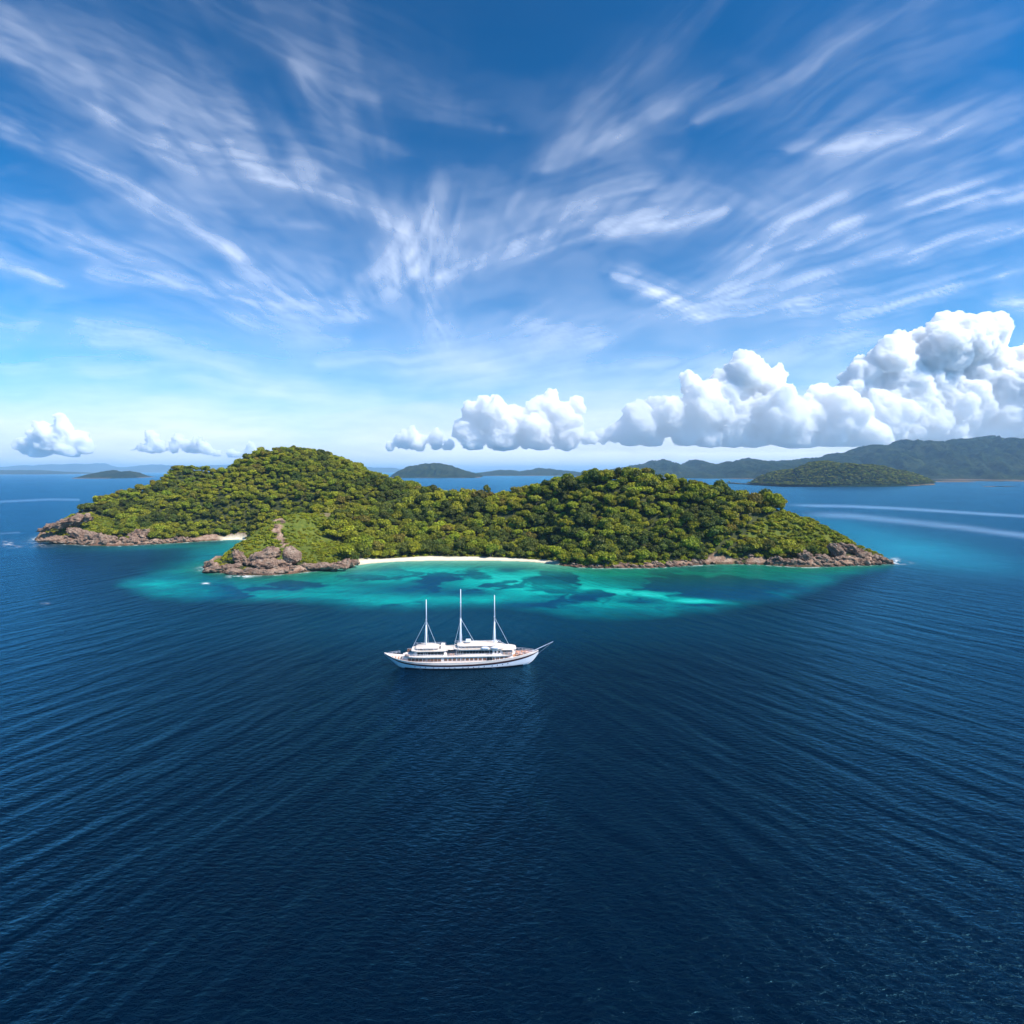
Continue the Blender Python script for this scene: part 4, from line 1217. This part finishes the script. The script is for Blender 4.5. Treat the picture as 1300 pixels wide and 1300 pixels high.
# railings
def rail(name, x0, x1, hb, z, ht=.95):
    b = bmo()
    X = np.arange(x0, x1, 1.3)
    for s_ in (-1, 1):
        P_ = [(x, s_ * min(hb, np.interp(x, xs, BD) - .2), z) for x in X]
        for p_ in P_: tube(b, p_, (p_[0], p_[1], z + ht), .035, seg=4)
        for a_, c_ in zip(P_[:-1], P_[1:]):
            for hh in (.5, 1.0): tube(b, (a_[0], a_[1], z + ht * hh), (c_[0], c_[1], z + ht * hh), .035, seg=4)
    return fin(b, name, M_white, ship)
rail('promenade_railing', -20.5, 18.8, 4.15, 4.5)
rail('sun_deck_railing', -18.0, -5.4, 3.65, 6.45)
rail('boat_deck_railing', -3.0, 15.0, 3.65, 6.85)
rail('stern_railing', -27, -22, 3.0, 4.1, .8)
rail('bow_railing', 19.5, 27.2, 3.4, 4.2, .9)
# masts and rigging
def mast(x, top, stays, cross):
    b = bmo(); tube(b, (x, 0, 1.8), (x, 0, top * .62), .30, .27, 12); tube(b, (x, 0, top * .6), (x, 0, top), .25, .12, 12)
    m = fin(b, 'mast', M_white, ship, smooth=True)
    b = bmo()
    for z, w_ in cross: tube(b, (x, -w_, z), (x, w_, z), .07, seg=6); box(b, (x, 0, z), (.55, .6, .18))
    fin(b, 'crosstrees', M_white, m)
    for (p_, q_) in stays:
        b = bmo(); tube(b, p_, q_, .055, seg=5); fin(b, 'stay', M_wire, m)
    b = bmo()
    for s_ in (-1, 1):
        for dx in (-.9, .0, .9):
            tube(b, (x, 0, cross[-1][0]), (x + dx, s_ * 4.4, 2.7), .03, seg=4)
    fin(b, 'shrouds', M_wire, m)
    return m
mast(-13.3, 24.2, [((-13.3, 0, 16.6), (-18.4, 0, 6.6)), ((-13.3, 0, 16.6), (-9.6, 0, 7.6))], [(16.8, .8)])
mast(-.8, 27.8, [((-.8, 0, 17.2), (4.3, 0, 8.3)), ((-.8, 0, 16.6), (-3.2, 0, 6.9))], [(23.0, .7), (17.2, .9)])
mast(11.6, 25.5, [((11.6, 0, 17.4), (17.2, 0, 6.6)), ((11.6, 0, 9.4), (17.2, 0, 6.7))], [(17.6, .8)])
b = bmo(); tube(b, (25.6, 0, 4.6), (33.3, 0, 8.0), .15, .07, 8); fin(b, 'bowsprit', M_white, ship)
b = bmo(); tube(b, (33.2, 0, 7.9), (27.0, 0, 3.1), .02, seg=4); fin(b, 'bobstay', M_wire, ship)
# deck clutter
for x, y, z, s_, m in [(20.8, -.9, 4.0, (1.6, .8, .5), M_orange), (22.2, .6, 4.25, (1.5, .8, .5), M_orange), (23.4, -.5, 4.5, (1.2, .8, .5), M_orange), (21.6, -1.7, 4.1, (1.2, .7, .5), M_orange), (20.4, 1.2, 4.0, (1.6, .8, .5), M_orange)]:
    b = bmo(); box(b, (x, y, z), s_); box(b, (x - s_[0] * .35, y, z + .35), (.3, s_[1], .5)); fin(b, 'sun_cushion', m, ship, .05)
for x in (8.0, 11.5):
    for s_ in (-1, 1):
        b = bmo()
        bmesh.ops.create_uvsphere(b, u_segments=14, v_segments=8, radius=1, matrix=Matrix.Translation((x - 15.2 if False else x, s_ * 3.7, 7.25)) @ Matrix.Diagonal((1.5, .5, .5, 1)))
        fin(b, 'lifeboat', M_white, ship, smooth=True)
for x in (9.8, 10.0):
    pass
b = bmo()
for x in (9.2, 10.3): box(b, (x, -3.35, 5.6), (.9, .2, 1.2)); box(b, (x, -3.95, 3.3), (.9, .2, 1.3))
fin(b, 'stairwell_openings', M_glass, ship)
for k, x in enumerate(list(np.arange(-5.0, -2.6, .9)) + list(np.arange(-20.2, -18.6, .8)) + list(np.arange(14.9, 18.4, .9))):
    for s_ in (-1, 1):
        b = bmo(); box(b, (x, s_ * 2.6, 4.85), (.6, 1.3, .12)); box(b, (x, s_ * 3.2, 5.1), (.6, .12, .5))
        for q in (-.22, .22): box(b, (x + q, s_ * 2.6, 4.67), (.07, 1.2, .24))
        fin(b, 'deck_chair', [M_brown, M_orange, M_teak][k % 3], ship)
for x in np.arange(-26, -22.5, 1.1):
    b = bmo(); box(b, (x, 0, np.interp(x, xs, SH) - .25), (.7, min(2.0, 1.2 * np.interp(x, xs, BD)), .4)); fin(b, 'locker', M_canvas, ship, .04)
b = bmo(); box(b, (-7.2, 0, 7.2), (1.6, 3.4, 1.3), (.85, .9)); fin(b, 'skylight', M_cream, ship, .05)
b = bmo(); box(b, (2.0, 0, 9.0), (2.2, 1.8, .9), (.8, .8)); fin(b, 'funnel', M_white, ship, .08)
b = bmo(); box(b, (5.2, 0, 6.0), (.1, .1, .1)); b.free()

# ------------------------------------------------------------------ clouds
# cumulus: lumps of white cloud far beyond the hills, above the haze
mc = NT('cumulus')
pc = mc.n('VolumeScatter'); pc.inputs['Color'].default_value = (1, 1, 1, 1)
pc.inputs['Density'].default_value = .012; pc.inputs['Anisotropy'].default_value = .0
mc.l(pc.outputs[0], mc.out.inputs['Volume'])
M_cum = mc.m

def cumulus(label, Yc, blobs, base_py, seed, voxel=70.0, depth=1.0):
    """blobs: (px, py, r_px); lumps are scattered over and inside the outline"""
    r = random.Random(seed)
    b = bmesh.new()
    s = Yc / FPX
    zb = H + (HOR - base_py) * s
    for (px, py, rp) in blobs:
        X = (px - 650) * s; Zc = H + (HOR - py) * s; rad_ = rp * s
        yc = Yc + r.uniform(-.4, .4) * rad_ * depth
        bmesh.ops.create_icosphere(b, subdivisions=3, radius=rad_, matrix=Matrix.Translation((X, yc, Zc)))
        for k in range(16):
            v = Vector((r.gauss(0, 1), r.gauss(0, 1), r.gauss(0, 1))).normalized()
            if v.z < -.3: v.z = -v.z
            q = rad_ * r.uniform(.25, .48)
            c_ = Vector((X, yc, Zc)) + v * rad_ * r.uniform(.72, .95)
            bmesh.ops.create_icosphere(b, subdivisions=2, radius=q, matrix=Matrix.Translation(c_))
    for v in b.verts:
        zv = zb + (mnoise.noise(Vector((v.co.x / (38 * s), v.co.y / (38 * s), seed))) + .3) * 7 * s
        if v.co.z < zv: v.co.z = zv + (v.co.z - zv) * .2
    me = bpy.data.meshes.new('cumulus_mesh'); b.to_mesh(me); b.free()
    o = bpy.data.objects.new('tmp_cloud', me); COL.objects.link(o)
    m = o.modifiers.new('r', 'REMESH'); m.mode = 'VOXEL'; m.voxel_size = voxel
    dg = bpy.context.evaluated_depsgraph_get(); dg.update()
    ev = o.evaluated_get(dg); m2 = bpy.data.meshes.new_from_object(ev)
    bpy.data.objects.remove(o)
    nv = len(m2.vertices)
    cs = np.empty(nv * 3); m2.vertices.foreach_get('co', cs); cs = cs.reshape(-1, 3)
    ns = np.empty(nv * 3); m2.vertices.foreach_get('normal', ns); ns = ns.reshape(-1, 3)
    # turbulent billows
    L = 26 * s
    disp = np.zeros(nv)
    for k in range(nv):
        q = Vector(cs[k]) / L
        t_ = 0
        for oc, am in ((1, .9), (2.1, .6), (4.3, .42), (8.7, .27)):
            t_ += am * (1 - abs(mnoise.noise(q * oc + Vector((seed, oc, 0)))) * 2.2)
        disp[k] = t_
    fl = sstep(zb, zb + 6 * s, cs[:, 2])
    cs = cs + ns * ((disp - 1.1) * 4.6 * s * (.25 + .75 * fl))[:, None]
    cs[:, 2] = np.maximum(cs[:, 2], 640)
    m2.vertices.foreach_set('co', cs.astype(np.float32).ravel())
    for p_ in m2.polygons: p_.use_smooth = True
    m2.update()
    m2.materials.clear()
    o = link('cumulus_cloud', m2, M_cum)
    tag(o, label, 'cloud', 'cumulus clouds along the horizon')
    return o

cumulus('tallest billowing white cumulus cloud, over the mainland hills at the right edge', 20000,
        [(1190, 445, 34), (1160, 455, 32), (1225, 440, 30), (1250, 425, 22), (1205, 420, 22), (1130, 460, 26), (1100, 480, 24), (1145, 490, 34), (1190, 495, 42), (1240, 480, 42), (1280, 500, 40), (1300, 470, 30),
         (1225, 520, 44), (1170, 530, 40), (1110, 535, 34), (1280, 540, 40), (1330, 500, 50), (1380, 520, 50), (1340, 450, 30), (1150, 510, 34), (1080, 500, 16), (1100, 556, 22), (1150, 556, 24), (1200, 556, 24), (1250, 556, 24), (1300, 556, 24), (1350, 550, 26)], 561, 3, 55)
cumulus('wide middle cumulus cloud with rounded towers, left of the tallest one', 18000,
        [(945, 475, 24), (943, 460, 14), (975, 490, 24), (990, 478, 12), (920, 500, 26), (880, 490, 13), (872, 478, 8), (890, 520, 28), (850, 530, 24), (940, 530, 34), (985, 530, 34), (1025, 535, 30), (1045, 505, 16),
         (1065, 530, 28), (810, 540, 22), (812, 520, 12), (835, 515, 12), (780, 552, 12), (765, 556, 10), (748, 560, 9), (795, 545, 12), (1000, 552, 24), (1050, 550, 24), (930, 550, 26), (1100, 552, 20), (1090, 525, 16), (870, 552, 20), (800, 560, 12), (830, 560, 14), (900, 560, 16), (960, 562, 16), (1025, 562, 16), (1075, 562, 14), (1120, 563, 12)], 567, 4, 48)
cumulus('compact white cumulus cloud above the low coast right of the round islet', 21000,
        [(602, 525, 16), (612, 512, 9), (625, 530, 22), (590, 545, 16), (655, 540, 24), (690, 525, 22), (700, 505, 10), (715, 535, 22), (735, 515, 10), (680, 550, 24), (640, 555, 22), (720, 555, 18), (600, 560, 14), (755, 555, 9), (680, 515, 10)], 573, 5, 48)
cumulus('two small white puffs of cumulus above the round islet', 22000,
        [(520, 556, 12), (510, 562, 10), (530, 563, 11), (555, 554, 8), (553, 562, 10), (495, 568, 5), (568, 565, 6)], 574, 6, 45)
cumulus('small cumulus cloud low over the sea at the far left', 24000,
        [(78, 545, 11), (80, 534, 7), (60, 550, 13), (45, 553, 9), (70, 562, 16), (95, 560, 12), (28, 565, 9), (45, 568, 14), (108, 568, 8), (88, 572, 12), (105, 560, 7)], 581, 7, 50)
cumulus('tiny cumulus puff with one raised peak, left of the left hill', 24000,
        [(190, 551, 5), (196, 558, 7), (204, 566, 7), (178, 571, 7), (190, 570, 8), (170, 573, 4)], 577, 8, 36)
cumulus('tiny flat cumulus puff touching the left hill skyline', 24000,
        [(226, 560, 6), (222, 568, 7), (238, 567, 8), (250, 560, 7), (262, 569, 9), (248, 573, 9), (274, 576, 5)], 580, 9, 36)
cumulus('tiny cumulus puff just left of the summit of the left hill', 24000,
        [(316, 569, 5), (312, 575, 5), (295, 576, 5), (303, 579, 5), (322, 578, 6), (335, 579, 5)], 585, 10, 36)

# pale thin cloud the cumulus stand in, low above the horizon
mbk = NT('thin_low_cloud')
vb = mbk.n('VolumeScatter'); vb.inputs['Density'].default_value = 6.5e-5; mbk.l(vb.outputs[0], mbk.out.inputs['Volume'])
for nm, px, py, Yb_, rx, ry, rd in [('r', 960, 541, 16000, 560, 33, 6000)]:
    bb = bmesh.new()
    k_ = Yb_ / FPX
    bmesh.ops.create_uvsphere(bb, u_segments=48, v_segments=24, radius=1, matrix=Matrix.Translation(((px - 650) * k_, Yb_, H + (HOR - py) * k_)) @ Matrix.Diagonal((rx * k_, rd, ry * k_, 1)))
    me = bpy.data.meshes.new('thin_cloud_mesh'); bb.to_mesh(me); bb.free()
    me.materials.append(mbk.m)
    tc = link('thin_cloud', me); tag(tc, 'thin pale cloud bank low behind the cumulus' if nm == 'r' else 'thin pale cloud bank low over the left horizon', 'cloud', kind='stuff')

# cirrus: a high thin shell of ice cloud, its density combed into streaks
STROKES = [
 # points, width above, width below, strength
 ([(-60, 30), (0, 62), (70, 95), (150, 150), (230, 198), (330, 222), (420, 245), (490, 285)], 46, 13, .62),
 ([(-60, -10), (0, 16), (60, 52), (125, 105)], 12, 9, .38),
 ([(0, 40), (90, 60), (180, 100), (260, 150), (330, 195)], 50, 30, .34),
 ([(200, 232), (270, 255), (330, 262)], 14, 6, .22),
 ([(-60, 140), (0, 165), (70, 195), (160, 247), (230, 288), (305, 328)], 20, 8, .66),
 ([(230, 250), (330, 285), (420, 290)], 14, 8, .14),
 ([(235, -10), (330, 52), (420, 105), (520, 138), (635, 165)], 30, 9, .40),
 ([(330, 10), (430, 50), (500, 100), (560, 140)], 45, 25, .22),
 ([(370, 80), (410, 140), (450, 175), (515, 196)], 18, 8, .36),
 ([(-60, 255), (0, 277), (70, 302), (150, 325), (220, 340)], 22, 10, .34),
 ([(-60, 318), (0, 333), (40, 347), (88, 362)], 13, 6, .58),
 ([(120, 345), (200, 355), (280, 372), (350, 385), (455, 407)], 26, 15, .42),
 ([(290, 320), (350, 365), (400, 385), (458, 406)], 30, 10, .36),
 ([(270, 398), (300, 402), (360, 425), (440, 432)], 12, 8, .25),
 ([(560, 225), (545, 275), (525, 310), (495, 345), (460, 370)], 34, 34, .5),
 ([(555, 270), (530, 330), (538, 390), (565, 440)], 24, 22, .38),
 ([(470, 290), (500, 310), (540, 320)], 22, 18, .2),
 ([(560, 355), (600, 340), (660, 320), (740, 302), (830, 287), (920, 267)], 26, 9, .62),
 ([(560, 300), (640, 290), (720, 262), (800, 245), (872, 240)], 30, 12, .30),
 ([(655, 290), (648, 262), (662, 250)], 10, 10, .25),
 ([(685, 218), (740, 196), (820, 160), (905, 112)], 26, 7, .46),
 ([(690, 212), (750, 150), (800, 110), (860, 60), (925, -10)], 20, 10, .28),
 ([(890, 158), (980, 112), (1060, 68), (1190, -10)], 24, 11, .50),
 ([(960, 150), (1060, 90), (1160, 50), (1310, 20)], 60, 40, .18),
 ([(1000, 190), (1100, 187), (1180, 176), (1320, 140)], 30, 9, .55),
 ([(1030, 210), (1080, 195), (1200, 170)], 20, 20, .2),
 ([(778, 352), (820, 364), (860, 388), (890, 404)], 15, 9, .72),
 ([(880, 402), (950, 398), (1030, 388), (1115, 368)], 15, 8, .52),
 ([(880, 400), (960, 355), (1030, 310), (1090, 285), (1200, 262), (1320, 238)], 40, 12, .60),
 ([(960, 330), (1040, 260), (1110, 215), (1180, 190)], 22, 14, .30),
 ([(990, 366), (1100, 342), (1200, 316), (1320, 288)], 14, 7, .55),
 ([(1070, 402), (1160, 380), (1320, 342)], 14, 7, .50),
 ([(1170, 250), (1240, 210), (1320, 172)], 18, 10, .34),
 ([(1260, 388), (1290, 386), (1320, 388)], 9, 7, .5),
 ([(860, 215), (930, 250), (1000, 300)], 26, 20, .16),
 ([(-60, 395), (0, 405), (100, 416), (225, 436)], 13, 7, .36),
 ([(-60, 460), (0, 468), (130, 478), (260, 480), (370, 500), (485, 513)], 20, 8, .50),
 ([(120, 436), (240, 455), (340, 482), (440, 512)], 18, 10, .38),
 ([(-60, 492), (60, 498), (200, 505), (340, 520)], 14, 9, .22),
 ([(405, 460), (480, 455), (520, 468), (640, 460), (765, 440)], 18, 9, .46),
 ([(500, 492), (650, 480), (760, 466), (860, 462)], 16, 10, .36),
 ([(660, 410), (740, 430), (800, 415), (850, 390)], 18, 12, .26),
 ([(560, 450), (700, 420), (780, 430)], 24, 16, .2),
 ([(780, 520), (900, 470), (1000, 445), (1120, 430)], 26, 14, .35),
 ([(1000, 470), (1100, 440), (1180, 430)], 26, 18, .28),
]
cpx = np.arange(-260, 1561, 3.0); cpy = np.concatenate([np.arange(-240, 400, 2.6), np.arange(400, 597, 2.0)])
CP, CQ = np.meshgrid(cpx, cpy)
wx_ = CP + (fbm(CP / 110, CQ / 80, 3, 201) - .5) * 20; wy_ = CQ + (fbm(CP / 110, CQ / 80, 3, 207) - .5) * 14
dens = np.zeros_like(CP)
for k, (pts_, wu, wd_, a) in enumerate(STROKES):
    pts_ = smooth_poly(np.array(pts_, float), 2, False)
    d, arc, sd_ = seg_dist(wx_, wy_, pts_)
    tot = np.linalg.norm(np.diff(pts_, axis=0), axis=1).sum()
    up = sd_ < 0
    t_ = arc / tot
    taper = .35 + .65 * np.sin(np.clip(t_, 0, 1) * math.pi) ** .5
    wv_ = np.where(up, wu, wd_) * taper
    g_ = (.62 * np.exp(-(d / wv_) ** 2) + .38 * np.exp(-(d / wv_ / 2.4) ** 2)) * (.55 + .45 * np.sin(np.clip(t_, 0.02, .98) * math.pi) ** .6)
    sgn = np.where(up, -d, d)
    fib = fbm(arc / 110 + k * 9.1 + sgn / 60, sgn / 6.5 + arc / 80, 4, 300 + k, .55)
    soft = fbm(arc / 45 + k, sgn / 22, 3, 350 + k)
    g_ = g_ * np.clip(.35 + 1.1 * sstep(.25, .8, fib * .45 + soft * .55), 0, 1.3)
    dens = 1 - (1 - dens) * (1 - np.clip(a * .46 * g_, 0, .95))
# fine fibres combed along the wind, parallel on the shell
hh_ = np.maximum(505 - wy_, 45)
xp = (wx_ - 590) / hh_; yp = FPX / hh_
fibre = .5 * fbm(xp * 13 + yp * .8, yp * 1.3, 3, 501, .55) + .5 * fbm(xp * 6 + yp * .5, yp * 1.2, 3, 507)
fk = sstep(470, 380, wy_)
dens = dens * (1 - fk + fk * np.clip(.48 + 1.1 * sstep(.26, .74, fibre), 0, 1.5)) * (.46 + .60 * sstep(20, 340, CQ))
# thin overall veil, growing towards the horizon where the shell is seen edge on
el = (HOR - CQ)
veil = .005 + .05 * sstep(470, 250, el) + .16 * sstep(260, 90, el) + .55 * sstep(140, 20, el)
vn = fbm(wx_ / 190, wy_ / 38, 5, 401, .6)
veil = veil * (.45 + 1.1 * vn) + .07 * sstep(.5, .8, fbm(wx_ / 120, wy_ / 60, 4, 411)) * sstep(560, 380, el) 
veil = veil + .22 * sstep(650, 1100, CP) * sstep(190, 60, el) * vn
dens = 1 - (1 - dens) * (1 - np.clip(veil, 0, .9))
AS, ZT = 420000.0, 7500.0
dx = (CP - 650) / FPX; dy = np.ones_like(CP); dz = (HOR - CQ) / FPX
nl = np.sqrt(dx ** 2 + dy ** 2 + dz ** 2); ux, uy, uz = dx / nl, dy / nl, dz / nl
bq = uz * (AS - ZT)
RRc = -bq + np.sqrt(bq ** 2 + AS ** 2 - (AS - ZT) ** 2)
me = mesh_np('cirrus', np.stack([ux * RRc, uy * RRc, H + uz * RRc], -1).reshape(-1, 3), grid_faces(len(cpy), len(cpx)), True)
set_attr(me, 'ice', dens)
mci = NT('cirrus_ice')
d_ = mci.n('BsdfDiffuse'); d_.inputs[0].default_value = (.95, .95, .96, 1)
t_ = mci.n('BsdfTranslucent'); t_.inputs[0].default_value = (.97, .97, .97, 1)
a_ = mci.n('MixShader'); a_.inputs[0].default_value = .72; mci.l(d_.outputs[0], a_.inputs[1]); mci.l(t_.outputs[0], a_.inputs[2])
tr = mci.n('BsdfTransparent')
mx = mci.n('MixShader'); mci.l(mci.attr('ice').outputs['Fac'], mx.inputs[0]); mci.l(tr.outputs[0], mx.inputs[1]); mci.l(a_.outputs[0], mx.inputs[2])
M_cirrus = mci.done(mx.outputs[0])
ci = link('sky_cirrus', me, M_cirrus)
tag(ci, 'thin white streaks of cirrus combed across the whole blue sky', 'cloud', kind='stuff')

# ------------------------------------------------------------------ haze
b = bmesh.new()
HB = 70000
box(b, (0, 10000, 290), (2 * HB, 2 * HB, 590))
bmesh.ops.recalc_face_normals(b, faces=b.faces)
me = bpy.data.meshes.new('haze_mesh'); b.to_mesh(me); b.free()
mh = NT('haze_air')
pv = mh.n('VolumePrincipled'); pv.inputs['Density'].default_value = 3.8e-5
pv.inputs['Color'].default_value = (.44, .73, 1.0, 1)
mh.l(pv.outputs[0], mh.out.inputs['Volume'])
hz = link('haze', me, mh.m)
tag(hz, kind='stuff')
